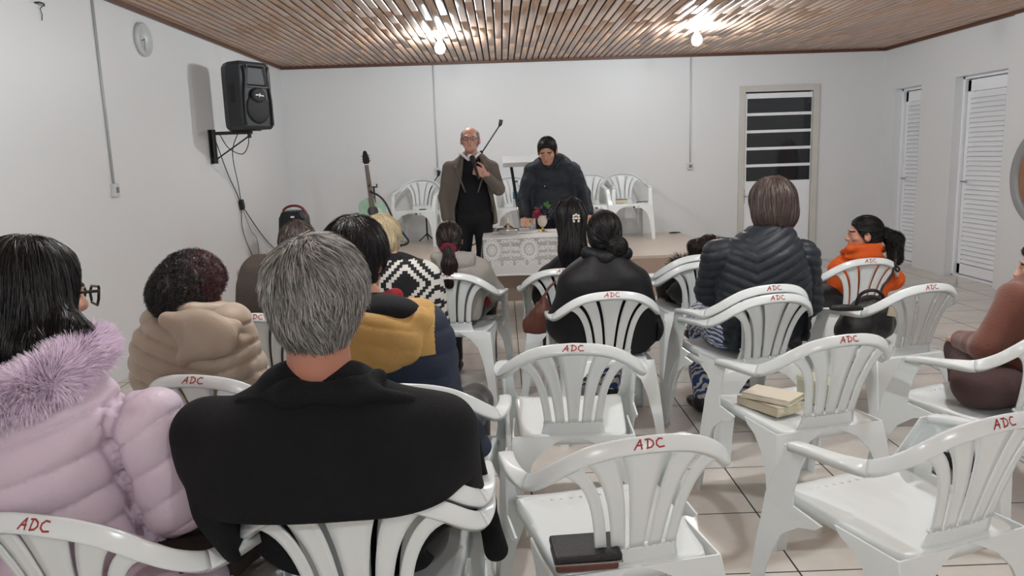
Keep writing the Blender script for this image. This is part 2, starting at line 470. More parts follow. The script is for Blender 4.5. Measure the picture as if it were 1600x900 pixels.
# ceiling: varnished boards with gaps, one surface
bw = 0.0745; V = []; Fq = []; tone = []; rn = random.Random(3)
x = ROOM_L
while x < ROOM_R:
    y = ROOM_B; x1 = min(x + bw - 0.014, ROOM_R)
    while y < ROOM_F:
        y1 = min(y + rn.uniform(0.5, 2.6), ROOM_F)
        if ROOM_F - y1 < 0.3: y1 = ROOM_F
        t = rn.uniform(0.97, 1.02); tt = (t * rn.uniform(0.98, 1.04), t, t * rn.uniform(0.92, 1.02)); dz = rn.uniform(-0.0003, 0.0003)
        b0 = len(V); e = 0.005; ya, yb = y, y1 - 0.004
        for (px, pz) in ((x, CEIL + 0.012), (x, CEIL + e + dz), (x + e, CEIL + dz), (x1 - e, CEIL + dz), (x1, CEIL + e + dz), (x1, CEIL + 0.012)):
            V.append((px, ya, pz)); V.append((px, yb, pz)); tone += [tt, tt]
        for i in range(5): Fq.append((b0 + 2 * i, b0 + 2 * i + 1, b0 + 2 * i + 3, b0 + 2 * i + 2))
        Fq.append((b0 + 2, b0 + 4, b0 + 6, b0 + 8)); Fq.append((b0 + 3, b0 + 9, b0 + 7, b0 + 5))
        y = y1
    x += bw
nb = len(Fq); b0 = len(V)
for p in ((ROOM_L, ROOM_B), (ROOM_R, ROOM_B), (ROOM_R, ROOM_F), (ROOM_L, ROOM_F)): V.append((p[0], p[1], CEIL + 0.0125)); tone.append((1, 1, 1))
Fq.append((b0, b0 + 3, b0 + 2, b0 + 1))
struct(npobj('ceiling', V, Fq, [MT['ceiling'], MT['gap']], None, False, [0] * nb + [1], np.array(tone)))
# cove trim
struct(obj('trim_1', box_bm(ROOM_L, ROOM_L + 0.035, ROOM_B, ROOM_F, CEIL - 0.03, CEIL + 0.01), MT['skirting']))
struct(obj('trim_2', box_bm(ROOM_L, ROOM_R, ROOM_F - 0.035, ROOM_F, CEIL - 0.03, CEIL + 0.01), MT['skirting']))
struct(obj('trim_3', box_bm(ROOM_R - 0.035, ROOM_R, ROOM_B, ROOM_F, CEIL - 0.03, CEIL + 0.01), MT['skirting']))
# stage
stg = struct(obj('stage_platform', box_bm(ROOM_L, STAGE_X, STAGE_Y, ROOM_F, 0, STAGE_Z), MT['stage_tile'], bevel=0.006))
stg['label'] = 'low platform with beige tiled top along the back wall'
struct(obj('stage_riser', box_bm(ROOM_L, STAGE_X - 0.01, STAGE_Y - 0.012, STAGE_Y, 0, STAGE_Z - 0.03), MT['stage_front'], stg))

# back door
d1 = struct(empty('door_1', (0, 0, 0)))
fw = 0.075
bm = bmesh.new()
bx(bm, DX0, DX0 + fw, ROOM_F - 0.03, ROOM_F + 0.06, 0, DZ1); bx(bm, DX1 - fw, DX1, ROOM_F - 0.03, ROOM_F + 0.06, 0, DZ1)
bx(bm, DX0 + fw, DX1 - fw, ROOM_F - 0.03, ROOM_F + 0.06, DZ1 - fw, DZ1)
obj('door_frame', bm, MT['frame_paint'], d1, bevel=0.004)
lx0, lx1, lz1 = DX0 + fw + 0.006, DX1 - fw - 0.006, DZ1 - fw - 0.018
p0 = W(1168, 154, ROOM_F); p1 = W(1265, 282, ROOM_F)
gx0, gx1, gz1, gz0 = p0.x, p1.x, W(1216, 153, ROOM_F).z, W(1214, 282, ROOM_F).z
bm = bmesh.new(); yl, yr = ROOM_F + 0.0, ROOM_F + 0.04
bx(bm, lx0, gx0, yl, yr, 0.01, lz1); bx(bm, gx1, lx1, yl, yr, 0.01, lz1)
bx(bm, gx0, gx1, yl, yr, gz1, lz1); bx(bm, gx0, gx1, yl, yr, 0.01, gz0)
ph = (gz1 - gz0); st = 0.036; pan = (ph - 4 * st) / 5
for i in range(4):
    zz = gz0 + (i + 1) * pan + i * st; bx(bm, gx0, gx1, yl, yr, zz, zz + st)
bx(bm, gx0 + 0.02, gx1 - 0.02, yl - 0.008, yl, gz0 - 0.36, gz0 - 0.08)
bx(bm, gx0 + 0.02, gx1 - 0.02, yl - 0.008, yl, gz0 - 0.72, gz0 - 0.42)
bx(bm, gx0 + 0.02, gx1 - 0.02, yl - 0.008, yl, 0.12, gz0 - 0.80)
obj('door_leaf', bm, MT['door_paint'], d1, bevel=0.003)
for i in range(5):
    zz = gz0 + i * (pan + st)
    obj('glass_pane', box_bm(gx0, gx1, yl + 0.018, yl + 0.024, zz, zz + pan), MT['night_glass'], d1)
hz = W(1161, 307, ROOM_F)
hd = obj('lock_plate', box_bm(hz.x - 0.018, hz.x + 0.018, yl - 0.008, yl, hz.z - 0.09, hz.z + 0.09), MT['steel'], d1, bevel=0.003)
obj('door_handle', tube_bm([(hz.x, yl - 0.005, hz.z), (hz.x, yl - 0.05, hz.z), (hz.x + 0.11, yl - 0.052, hz.z)], 0.009), MT['steel'], hd, True)

# louvered doors in the recesses
for k, (a, b_, z) in enumerate((R1, R2)):
    d = struct(empty('door_%d' % (k + 2), (0, 0, 0)))
    X0, X1 = ROOM_R + 0.115, ROOM_R + 0.155
    obj('door_frame', (lambda bm: (bx(bm, X0 - 0.03, X1, b_ - 0.035, b_, 0, z), bx(bm, X0 - 0.03, X1, a, a + 0.03, 0, z), bx(bm, X0 - 0.03, X1, a, b_, z - 0.03, z), bx(bm, X0 - 0.03, X1, a, b_, 0, 0.02), bm)[-1])(bmesh.new()), MT['door_paint'], d, bevel=0.003)
    ya, yb = a + 0.04, b_ - 0.045; sw = 0.055
    bm = bmesh.new()
    bx(bm, X0, X1, ya, ya + sw, 0.03, z - 0.04); bx(bm, X0, X1, yb - sw, yb, 0.03, z - 0.04)
    bx(bm, X0, X1, ya, yb, 0.03, 0.14); bx(bm, X0, X1, ya, yb, z - 0.16, z - 0.04)
    bx(bm, X1 - 0.006, X1, ya, yb, 0.05, z - 0.08)
    obj('door_leaf', bm, MT['door_paint'], d, bevel=0.003)
    bm = bmesh.new(); zz = 0.15
    while zz < z - 0.19:
        M = Matrix.Translation((X0 + 0.014, 0, zz + 0.025)) @ Matrix.Rotation(math.radians(28), 4, 'Y')
        bx(bm, -0.004, 0.004, ya + sw, yb - sw, -0.030, 0.030, M=M); zz += 0.05
    obj('louvers', bm, MT['door_paint'], d)
    obj('door_handle', tube_bm([(X0, yb - 0.03, 1.03), (X0 - 0.035, yb - 0.03, 1.03), (X0 - 0.037, yb - 0.14, 1.03)], 0.007), MT['steel'], d, True)

# ================================================================ bulbs on the ceiling
def bulb(x, y, f, lab):
    t = thing('light_bulb', lab, 'light bulb', (x, y, CEIL), 0, 'bare bulbs along the ceiling')
    obj('ceiling_base', lathe_bm([(0.052, 0.012), (0.052, -0.012), (0.044, -0.024), (0.026, -0.028), (0.02, -0.05)], 24), MT['white'], t, True)
    prof = [(0.016, -0.045), (0.018, -0.06), (0.03, -0.078), (0.043, -0.098), (0.05, -0.122), (0.048, -0.146), (0.036, -0.167), (0.018, -0.178), (0.004, -0.181)]
    obj('bulb_glass', lathe_bm(prof, 20), bulb_mat(f), t, True)
for (x, y, f), lab in zip(BULBS, ['bare lit bulb on the board ceiling above the standing man in the blazer', 'bare lit bulb on the board ceiling nearest the glazed door',
    'bare lit bulb on the ceiling over the left rows of chairs', 'bare lit bulb on the ceiling over the right rows of chairs',
    'bare lit bulb on the ceiling at the rear left of the hall', 'bare lit bulb on the ceiling at the rear right of the hall']): bulb(x, y, f, lab)

# ================================================================ things on the walls
XL = ROOM_L
def conduit(p, q, r, lab, mname='pvc_dim'):
    o = obj('cable_conduit', tube_bm([p, q], r, 10), MT[mname], None, True); tag(o, lab, 'conduit', 'surface cable conduits'); return o
c1 = Wx(176, 288, XL); 
conduit((XL + 0.008, c1.y, c1.z), (XL + 0.008, c1.y, CEIL), 0.009, 'thin vertical cable conduit down the left wall, nearest the camera')
c2 = W(684, 262, ROOM_F); conduit((c2.x, ROOM_F - 0.008, c2.z), (c2.x, ROOM_F - 0.008, CEIL), 0.010, 'thin vertical conduit on the back wall behind the blazer man', 'pvc')
c3 = W(1078, 254, ROOM_F); conduit((c3.x, ROOM_F - 0.008, c3.z), (c3.x, ROOM_F - 0.008, CEIL), 0.010, 'thin vertical conduit on the back wall left of the door', 'pvc')
def outlet(loc, rot, lab):
    t = thing('wall_outlet', lab, 'outlet', loc, rot, 'wall outlets')
    obj('outlet_box', box_bm(-0.035, 0.035, -0.03, 0, -0.045, 0.045), MT['pvc'], t, bevel=0.004)
    obj('socket', box_bm(-0.018, 0.018, -0.034, -0.029, -0.02, 0.02), MT['grey_cable'], t, bevel=0.002)
outlet((XL, c1.y, c1.z - 0.04), math.radians(90), 'small white outlet box at the foot of the left wall conduit')
outlet((c2.x, ROOM_F, c2.z - 0.045), 0, 'small white outlet box behind the stage chairs beside the blazer man')
outlet((c3.x, ROOM_F, c3.z - 0.045), 0, 'small white outlet box on the back wall left of the door')
# loose hook and wire high on the left wall
hk = thing('wall_hook', 'black hook with a loose wire high on the left wall', 'hook', tuple(Wx(54, 4, XL)))
obj('hook_peg', tube_bm([(0, 0, 0), (0.03, -0.005, 0), (0.03, 0.04, 0.0), (0.012, 0.075, -0.004)], 0.005), MT['black'], hk, True)
h0 = hk.location; h1 = Wx(60, 14, XL) - h0; h2 = Wx(63, 32, XL) - h0
obj('loose_wire', tube_bm([(0.012, 0.07, 0), (0.01, h1.y, h1.z), (0.012, h1.y + 0.01, (h1.z + h2.z) / 2), (0.01, h2.y, h2.z)], 0.0025), MT['cable'], hk, True)

# clock
ck = Wx(221, 62, XL); Rc = 0.125
clock = thing('wall_clock', 'round white wall clock high on the left wall', 'clock', (XL, ck.y, ck.z), math.radians(90))
My = Matrix.Rotation(math.radians(90), 4, 'X')      # lathe axis z -> -y (out of the wall)
obj('clock_rim', lathe_bm([(Rc, 0), (Rc, 0.028), (Rc - 0.008, 0.036), (Rc - 0.018, 0.034), (Rc - 0.022, 0.02)], 40, My), MT['pvc'], clock, True)
obj('clock_face', lathe_bm([(Rc - 0.02, 0.012), (Rc - 0.02, 0.018)], 40, My), MT['white'], clock)
def stroke_bm(bm, pts, w, y, t=0.001):
    for a, b in zip(pts, pts[1:]):
        a = Vector(a); b = Vector(b); d = (b - a).normalized(); n = Vector((-d.y, d.x)) * w / 2; a = a - d * w * 0.3; b = b + d * w * 0.3
        q = [a + n, b + n, b - n, a - n]
        lo = [bm.verts.new((p.x, y, p.y)) for p in q]; hi = [bm.verts.new((p.x, y - t, p.y)) for p in q]
        bm.faces.new(lo); bm.faces.new(hi[::-1])
        for i in range(4): bm.faces.new((lo[i], lo[(i + 1) % 4], hi[(i + 1) % 4], hi[i]))
# seven-stroke numerals, drawn as polylines in a 1 x 1.6 cell
DG = {'0': [[(0, 0), (1, 0), (1, 1.6), (0, 1.6), (0, 0)]], '1': [[(0.2, 1.2), (0.6, 1.6), (0.6, 0)]], '2': [[(0, 1.4), (0.4, 1.6), (1, 1.4), (1, 1), (0, 0), (1, 0)]],
      '3': [[(0, 1.6), (1, 1.6), (0.5, 0.9), (1, 0.6), (0.8, 0), (0, 0.1)]], '4': [[(0.8, 0), (0.8, 1.6), (0, 0.5), (1, 0.5)]], '5': [[(1, 1.6), (0, 1.6), (0, 0.9), (0.8, 0.9), (1, 0.4), (0.6, 0), (0, 0)]],
      '6': [[(0.9, 1.6), (0.2, 1), (0, 0.4), (0.4, 0), (1, 0.3), (0.8, 0.8), (0.1, 0.8)]], '7': [[(0, 1.6), (1, 1.6), (0.4, 0)]], '8': [[(0.5, 0.8), (0, 1.2), (0.5, 1.6), (1, 1.2), (0.5, 0.8), (0, 0.4), (0.5, 0), (1, 0.4), (0.5, 0.8)]],
      '9': [[(0.9, 0.9), (0.2, 0.8), (0, 1.3), (0.5, 1.6), (0.9, 1.3), (0.9, 0.6), (0.5, 0)]]}
bm = bmesh.new()
for h in range(1, 13):
    a = math.radians(90 - 30 * h); cx, cz = 0.082 * math.cos(a), 0.082 * math.sin(a); s = 0.013; txt = str(h); wd = len(txt) * 1.35 - 0.35
    for i, ch in enumerate(txt):
        for st_ in DG[ch]: stroke_bm(bm, [(cx + (p[0] + i * 1.35 - wd / 2) * s, cz + (p[1] - 0.8) * s) for p in st_], 0.003, -0.0185)
obj('clock_numerals', bm, MT['grey_cable'], clock)
for nm, ang, ln, w in (('hour_hand', -105 + 360, 0.048, 0.006), ('minute_hand', 180, 0.075, 0.0045)):
    a = math.radians(90 - ang); bm = bmesh.new(); stroke_bm(bm, [(-0.01 * math.cos(a), -0.01 * math.sin(a)), (ln * math.cos(a), ln * math.sin(a))], w, -0.021)
    obj(nm, bm, MT['black'], clock)
# (photo: the hands stand near half past eight)

# large round disc at the right edge
dc = Vector((ROOM_R - 0.031, 6.80, 1.12)); 
disc = thing('round_wall_panel', 'large round disc with grey rim and brown centre on the right wall', 'wall disc', tuple(dc), 0)
Mx = Matrix.Rotation(math.radians(-90), 4, 'Y')
obj('rim', lathe_bm([(0.46, 0), (0.46, 0.03), (0.445, 0.045), (0.375, 0.04), (0.36, 0.022), (0.36, 0.0)], 56, Mx), MT['disc_rim'], disc, True)
obj('panel', lathe_bm([(0.362, 0.008), (0.362, 0.02)], 56, Mx), MT['disc_wood'], disc)

# loudspeaker on its bracket (left wall)
bp0 = Wx(329, 231, XL); YB = bp0.y
br = thing('speaker_bracket', 'black steel wall bracket holding the loudspeaker', 'bracket', (XL, YB, bp0.z))
zt = Wx(327, 203, XL).z - bp0.z; zb = Wx(331, 256, XL).z - bp0.z
bm = bmesh.new(); bx(bm, 0, 0.012, -0.035, 0.035, zb, zt); tube(bm, [(0.035, 0, zb), (0.035, 0, zt)], 0.024, 12); bx(bm, 0.0, 0.035, -0.02, 0.02, zb + 0.03, zb + 0.06); bx(bm, 0.0, 0.035, -0.02, 0.02, zt - 0.06, zt - 0.03)
obj('wall_plate', bm, MT['black'], br, bevel=0.002)
AX = 0.40; az = zt - 0.035
obj('arm', box_bm(0.03, AX, -0.015, 0.015, az - 0.015, az + 0.015), MT['black'], br, bevel=0.003)
obj('brace', tube_bm([(0.04, 0, zb + 0.035), (AX - 0.03, 0, az - 0.03)], 0.007), MT['black'], br, True)
obj('cradle', (lambda bm: (bx(bm, 0.22, 0.46, -0.09, 0.09, az + 0.014, az + 0.022), tube(bm, [(AX - 0.03, 0, az - 0.05), (AX - 0.03, 0, az + 0.02)], 0.018, 10), bm)[-1])(bmesh.new()), MT['black'], br, bevel=0.002)
spz = bp0.z + az + 0.024; spx = XL + 0.36
sp = thing('loudspeaker', 'black moulded loudspeaker mounted high on the left wall', 'loudspeaker', (spx, YB, spz), math.radians(60))
SW, SD, SH = 0.185, 0.155, 0.60
def sp_prof(y):      # half width by depth: narrower at the back
    return SW if y < 0.02 else SW - 0.065 * (y - 0.02) / (SD - 0.02)
bm = bmesh.new(); rings = []
for z, k in ((0, 0.90), (0.03, 0.985), (0.10, 1), (0.50, 1), (0.56, 0.985), (SH, 0.86)):
    ring = []
    for (x, y) in ((-SW, -SD), (SW, -SD), (SW, 0.02), (SW - 0.065, SD), (-SW + 0.065, SD), (-SW, 0.02)):
        ring.append(bm.verts.new((x * k, y * (k if z > 0.3 else k), z)))
    rings.append(ring)
for a, b in zip(rings, rings[1:]):
    for i in range(6): bm.faces.new((a[i], a[(i + 1) % 6], b[(i + 1) % 6], b[i]))
bm.faces.new(rings[0][::-1]); bm.faces.new(rings[-1])
obj('cabinet', bm, MT['cabinet'], sp, bevel=0.014, seg=3)
# front: raised curved side fins, horn mouth, woofer grille, badge
def fin(s):
    pts = []
    for z in np.linspace(0.035, SH - 0.045, 15):
        u = (z - 0.32) / 0.3; xw = (0.150 - 0.028 * math.cos(min(1, abs(u + 0.55) / 0.5) * math.pi / 2) if False else 0.158 - 0.03 * math.exp(-((z - 0.47) / 0.13) ** 2))
        pts.append((s * xw, -SD - 0.012, z))
    return tube_bm(pts, 0.010, 8)
for s in (-1, 1): obj('front_fin', fin(s), MT['cabinet'], sp, True)
obj('woofer_grille', (lambda bm: (lathe(bm, [(0.135, 0.0), (0.135, 0.008), (0.12, 0.016), (0.06, 0.024), (0.005, 0.026)], 32, Matrix.Translation((0, -SD + 0.002, 0.185)) @ Matrix.Rotation(math.radians(90), 4, 'X')), bm)[-1])(bmesh.new()), MT['grille'], sp, True)
bm = bmesh.new(); rg = []
for k, (hw, hh, y) in enumerate(((0.135, 0.10, -SD - 0.016), (0.125, 0.09, -SD - 0.014), (0.05, 0.035, -SD + 0.03), (0.03, 0.02, -SD + 0.034))):
    rg.append([bm.verts.new((sx * hw * (0.8 if sz > 0 else 1), y, 0.47 + sz * hh)) for sx, sz in ((-1, -1), (1, -1), (1, 1), (-1, 1))])
for a, b in zip(rg, rg[1:]):
    for i in range(4): bm.faces.new((a[i], a[(i + 1) % 4], b[(i + 1) % 4], b[i]))
bm.faces.new(rg[-1])
obj('horn', bm, MT['black'], sp, bevel=0.004)
Mb = Matrix.Translation((0.0, -SD - 0.012, 0.30)) @ Matrix.Rotation(math.radians(90), 4, 'X') @ Matrix.Diagonal((1.25, 1, 1, 1))
bd = obj('badge_boss', lathe_bm([(0.068, -0.01), (0.066, 0.012), (0.052, 0.020), (0.004, 0.023)], 28, Mb), MT['grille'], sp, True)
bm = bmesh.new()
yb_ = -SD - 0.037
stroke_bm(bm, [(-0.045, 0.30), (-0.015, 0.303), (-0.004, 0.30)], 0.010, yb_); stroke_bm(bm, [(0.004, 0.30), (0.02, 0.297), (0.045, 0.295)], 0.010, yb_)
stroke_bm(bm, [(-0.004, 0.285), (0.006, 0.315)], 0.008, yb_)
obj('badge_mark', bm, MT['white'], bd)
obj('side_handle', box_bm(-SW - 0.004, -SW + 0.002, -0.08, -0.02, 0.24, 0.40), MT['black'], sp, bevel=0.002)
# cables from the speaker
def cable(pts, r, lab, m='cable', nm='cable', grp='cables hanging below the loudspeaker'):
    o = obj(nm, tube_bm([tuple(p) for p in catmull(pts, 8)], r, 6), MT[m], None, True); return tag(o, lab, 'cable', grp)
def onL(px, py, d=0.02):
    p = Wx(px, py, XL); return (XL + d, p.y, p.z)
s0 = (spx - 0.1, YB + 0.02, spz + 0.02)
cable([(XL + 0.05, YB - 0.02, spz - 0.05), onL(352, 270), onL(368, 305), onL(374, 322)], 0.0045, 'dark cable running from the wall bracket down to the plug block')
cable([(spx - 0.10, YB + 0.1, spz + 0.03), (spx - 0.16, YB, spz - 0.20), onL(368, 290, 0.03), onL(374, 320)], 0.0045, 'dark cable dropping from the loudspeaker to the plug block')
cable([(XL + 0.09, YB, spz - 0.02), (XL + 0.18, YB - 0.04, spz - 0.16), (XL + 0.30, YB - 0.04, spz - 0.22), (XL + 0.36, YB - 0.03, spz - 0.14), (XL + 0.37, YB - 0.02, spz - 0.03)], 0.0045, 'looped black cable slung under the bracket arm')
pl = Wx(374, 320, XL)
tag(obj('plug_block', box_bm(-0.022, 0.022, -0.03, 0.03, -0.05, 0.05, M=Matrix.Rotation(0.35, 4, 'X')), MT['black'], None, loc=(XL + 0.025, pl.y, pl.z), bevel=0.01, seg=3), 'black inline plug block on the cables below the loudspeaker', 'plug')
cable([onL(374, 326), onL(375, 352), onL(381, 375), onL(396, 410)], 0.0045, 'black cable below the plug block, leftmost of three')
cable([onL(376, 326), onL(383, 345), onL(390, 362), onL(398, 372), onL(402, 400)], 0.003, 'thin grey cable below the plug block, in the middle of three', 'grey_cable')
cable([onL(377, 324), onL(393, 348), onL(412, 374), onL(430, 392)], 0.005, 'black cable below the plug block, rightmost of three')

# ================================================================ plastic armchair
def R3(a): return Matrix.Rotation(a, 3, 'Z')
RP = [(0.266, 0.125, 0.606), (0.273, 0.07, 0.616), (0.278, -0.01, 0.626), (0.278, -0.08, 0.634), (0.266, -0.150, 0.642), (0.240, -0.210, 0.674), (0.198, -0.25, 0.712), (0.145, -0.272, 0.742), (0.08, -0.286, 0.759), (0.0, -0.292, 0.765)]
RN = [(0, 0, 1), (0, 0, 1), (0.05, 0, 1), (0.25, -0.1, 0.95), (0.5, -0.45, 0.6), (0.5, -0.75, 0.5), (0.35, -0.85, 0.5), (0.2, -0.88, 0.48), (0.1, -0.88, 0.48), (0, -0.88, 0.48)]
def rail_path(side):
    P = catmull(RP, 5); Nn = catmull(RN, 5)
    P = [np.array([p[0] * side, p[1], p[2]]) for p in P]; Nn = [np.array([n[0] * side, n[1], n[2]]) for n in Nn]
    return P, [n / np.linalg.norm(n) for n in Nn]
PROF = [(-1, -0.6), (-1, 0.3), (-0.93, 0.45), (-0.7, 0.5), (0, 0.56), (0.7, 0.5), (0.93, 0.45), (1, 0.3), (1, -0.6), (0.86, -0.5), (0.84, -0.1), (0, 0.0), (-0.84, -0.1), (-0.86, -0.5)]
def sweep(bm, P, Nn, hw, th):
    rings = []
    for i, (p, n) in enumerate(zip(P, Nn)):
        t = P[min(i + 1, len(P) - 1)] - P[max(i - 1, 0)]; t = t / np.linalg.norm(t)
        n = n - t * n.dot(t); n = n / np.linalg.norm(n); w = np.cross(n, t)
        rings.append([bm.verts.new(Vector(p + w * a * hw[i] + n * b * th[i])) for a, b in PROF])
    m = len(PROF)
    for a, b in zip(rings, rings[1:]):
        for k in range(m): bm.faces.new((a[k], a[(k + 1) % m], b[(k + 1) % m], b[k]))
    bm.faces.new(rings[0]); bm.faces.new(rings[-1][::-1])
CUT = 20
P_, N_ = rail_path(1); PL_, NL_ = rail_path(-1)
def widths(n0, n1): return [0.026 - 0.003 * min(1, max(0, (i - 15) / 10)) + 0.0 for i in range(n0, n1)]
full = PL_[CUT:] + P_[CUT:-1][::-1]; fulln = NL_[CUT:] + N_[CUT:-1][::-1]
bm = bmesh.new(); sweep(bm, full, fulln, [0.0205] * len(full), [0.022] * len(full))
ME = {}
def keep(name, bm, smooth=True, autos=True):
    bmesh.ops.recalc_face_normals(bm, faces=bm.faces)
    me = bpy.data.meshes.new(name); bm.to_mesh(me); bm.free(); me.materials.append(MT['plastic']); ME[name] = me
    if smooth: me.polygons.foreach_set('use_smooth', [True] * len(me.polygons))
    return me
keep('top_rail', bm)
for s, (P, Nn) in (('r', (P_, N_)), ('l', (PL_, NL_))):
    bm = bmesh.new(); sweep(bm, P[:CUT + 1], Nn[:CUT + 1], [0.0225 - 0.002 * min(1, i / 18) for i in range(CUT + 1)], [0.022] * (CUT + 1)); keep('armrest_' + s, bm)
def shell_y(x, z): return -0.205 - 0.255 * (z - 0.42) + 0.55 * x * x
def rail_z(x):
    xs = [p[0] for p in full]; zs = [p[2] for p in full]; return float(np.interp(x, xs, zs))
def strip(bm, fL, fR, z0, z1, nz, nx, th=0.005, rib=0.0):
    g = [[None] * (nx + 1) for _ in range(nz + 1)]; h = [[None] * (nx + 1) for _ in range(nz + 1)]
    for i in range(nz + 1):
        t = i / nz
        for j in range(nx + 1):
            s = j / nx; zz = z0 + (z1 - z0) * t; x = fL(t) * (1 - s) + fR(t) * s
            if z1 is not None: pass
            zt = min(z0 + (z1 - z0) * t, 9); top = rail_z(x) - 0.012; z = z0 + (min(z1, top) - z0) * t
            e = rib * (abs(2 * s - 1) ** 6)
            y = shell_y(x, z); g[i][j] = bm.verts.new((x, y - e, z)); h[i][j] = bm.verts.new((x, y + th + e * 0.3, z))
    for i in range(nz):
        for j in range(nx):
            bm.faces.new((g[i][j], g[i][j + 1], g[i + 1][j + 1], g[i + 1][j])); bm.faces.new((h[i][j], h[i + 1][j], h[i + 1][j + 1], h[i][j + 1]))
    for i in range(nz):
        for j in (0, nx): bm.faces.new((g[i][j], g[i + 1][j], h[i + 1][j], h[i][j]))
    for j in range(nx):
        for i in (0, nz): bm.faces.new((g[i][j], g[i][j + 1], h[i][j + 1], h[i][j]))
def Wd(t): return 0.108 + 0.028 * t + 0.072 * t ** 3.2
fr0 = [-1, -0.73, -0.61, -0.29, -0.17, 0.17, 0.29, 0.61, 0.73, 1]; fr1 = [-1, -0.82, -0.73, -0.39, -0.30, 0.30, 0.39, 0.73, 0.82, 1]
bm = bmesh.new()
for k in range(5):
    a, b = 2 * k, 2 * k + 1
    strip(bm, lambda t, a=a: Wd(t) * (fr0[a] + (fr1[a] - fr0[a]) * t), lambda t, b=b: Wd(t) * (fr0[b] + (fr1[b] - fr0[b]) * t), 0.462, 0.80, 14, 4, 0.005, 0.002)
strip(bm, lambda t: -0.125 + 0.017 * t, lambda t: 0.125 - 0.017 * t, 0.395, 0.466, 5, 12, 0.006)
# ledge at the foot of the slats
strip(bm, lambda t: -0.112, lambda t: 0.112, 0.458, 0.468, 1, 12, 0.012)
keep('backrest', bm, True)
# seat
def seat_pt(u, v, e=0):
    a = 0.225 - 0.03 * (1 - v) * 0.5; x = u * (a + e); y = -0.215 + (v + 1) * 0.5 * 0.45 + v * e
    r = max(0, abs(u) + abs(v) - 1.82); x *= 1 - 0.20 * r; y = y - v * r * 0.05
    z = 0.415 + 0.018 * (v + 1) / 2 - 0.012 * (1 - u * u) * (1 - v * v) - (0.012 * max(0, v - 0.8) / 0.2 if v > 0.8 else 0)
    return x, y, z
bm = bmesh.new(); n = 22; G = [[bm.verts.new(seat_pt(-1 + 2 * i / n, -1 + 2 * j / n)) for j in range(n + 1)] for i in range(n + 1)]
for i in range(n):
    for j in range(n): bm.faces.new((G[i][j], G[i + 1][j], G[i + 1][j + 1], G[i][j + 1]))
loop = [G[i][0] for i in range(n)] + [G[n][j] for j in range(n)] + [G[i][n] for i in range(n, 0, -1)] + [G[0][j] for j in range(n, 0, -1)]
prev = loop
for off, dz in ((0.004, -0.003), (0.006, -0.010), (0.007, -0.036), (0.002, -0.036), (0.0, -0.008)):
    cur = []
    for v in loop:
        d = Vector((v.co.x, v.co.y - 0.01, 0)).normalized(); cur.append(bm.verts.new(v.co + d * off + Vector((0, 0, dz))))
    for i in range(len(loop)): bm.faces.new((prev[i], prev[(i + 1) % len(loop)], cur[(i + 1) % len(loop)], cur[i]))
    prev = cur
for i in range(13):
    M = Matrix.Translation((-0.18 + 0.03 * i, 0.178, 0.4245)) @ Matrix.Scale(0.5, 4, (0, 0, 1)); lathe(bm, [(0.006, 0), (0.005, 0.006), (0.002, 0.009)], 8, M)
keep('seat', bm)
# legs: lofted L sections, closed
def leg_mesh(name, sx, rows):
    bm = bmesh.new(); th = 0.006; R_ = []
    for z, cx, cy, a, b, sy in rows:      # corner, width towards centre, depth towards centre
        fl = 0.010
        pts = [(cx - 0.004, cy), (cx - a, cy), (cx - a, cy - sy * th), (cx - 0.012, cy - sy * th), (cx - th, cy - sy * 0.012), (cx - th, cy - sy * b), (cx, cy - sy * b), (cx, cy - sy * 0.004)]
        R_.append([bm.verts.new((x * sx, y, z)) for x, y in pts])
    for a, b in zip(R_, R_[1:]):
        for i in range(8): bm.faces.new((a[i], a[(i + 1) % 8], b[(i + 1) % 8], b[i]))
    bm.faces.new(R_[0]); bm.faces.new(R_[-1][::-1]); keep(name, bm, False)
front = [(0, 0.288, 0.300, 0.042, 0.050), (0.03, 0.287, 0.297, 0.042, 0.050), (0.12, 0.284, 0.287, 0.050, 0.056), (0.24, 0.279, 0.270, 0.062, 0.072), (0.32, 0.275, 0.256, 0.085, 0.10), (0.37, 0.272, 0.248, 0.14, 0.16), (0.392, 0.271, 0.244, 0.20, 0.22), (0.412, 0.271, 0.241, 0.24, 0.24), (0.425, 0.271, 0.236, 0.055, 0.12), (0.47, 0.272, 0.215, 0.046, 0.10), (0.55, 0.276, 0.172, 0.044, 0.085), (0.606, 0.284, 0.145, 0.044, 0.09)]
rear = [(0, 0.272, -0.300, 0.045, 0.050), (0.03, 0.270, -0.297, 0.045, 0.050), (0.12, 0.262, -0.283, 0.052, 0.058), (0.24, 0.250, -0.262, 0.066, 0.072), (0.32, 0.242, -0.246, 0.088, 0.10), (0.37, 0.236, -0.236, 0.13, 0.15), (0.392, 0.233, -0.230, 0.17, 0.20), (0.412, 0.230, -0.224, 0.22, 0.22)]
for s, sx in (('r', 1), ('l', -1)):
    leg_mesh('front_leg_' + s, sx, [(z, x, y, a, b, 1) for z, x, y, a, b in front])
    leg_mesh('rear_leg_' + s, sx, [(z, x, y, a, b, -1) for z, x, y, a, b in rear])
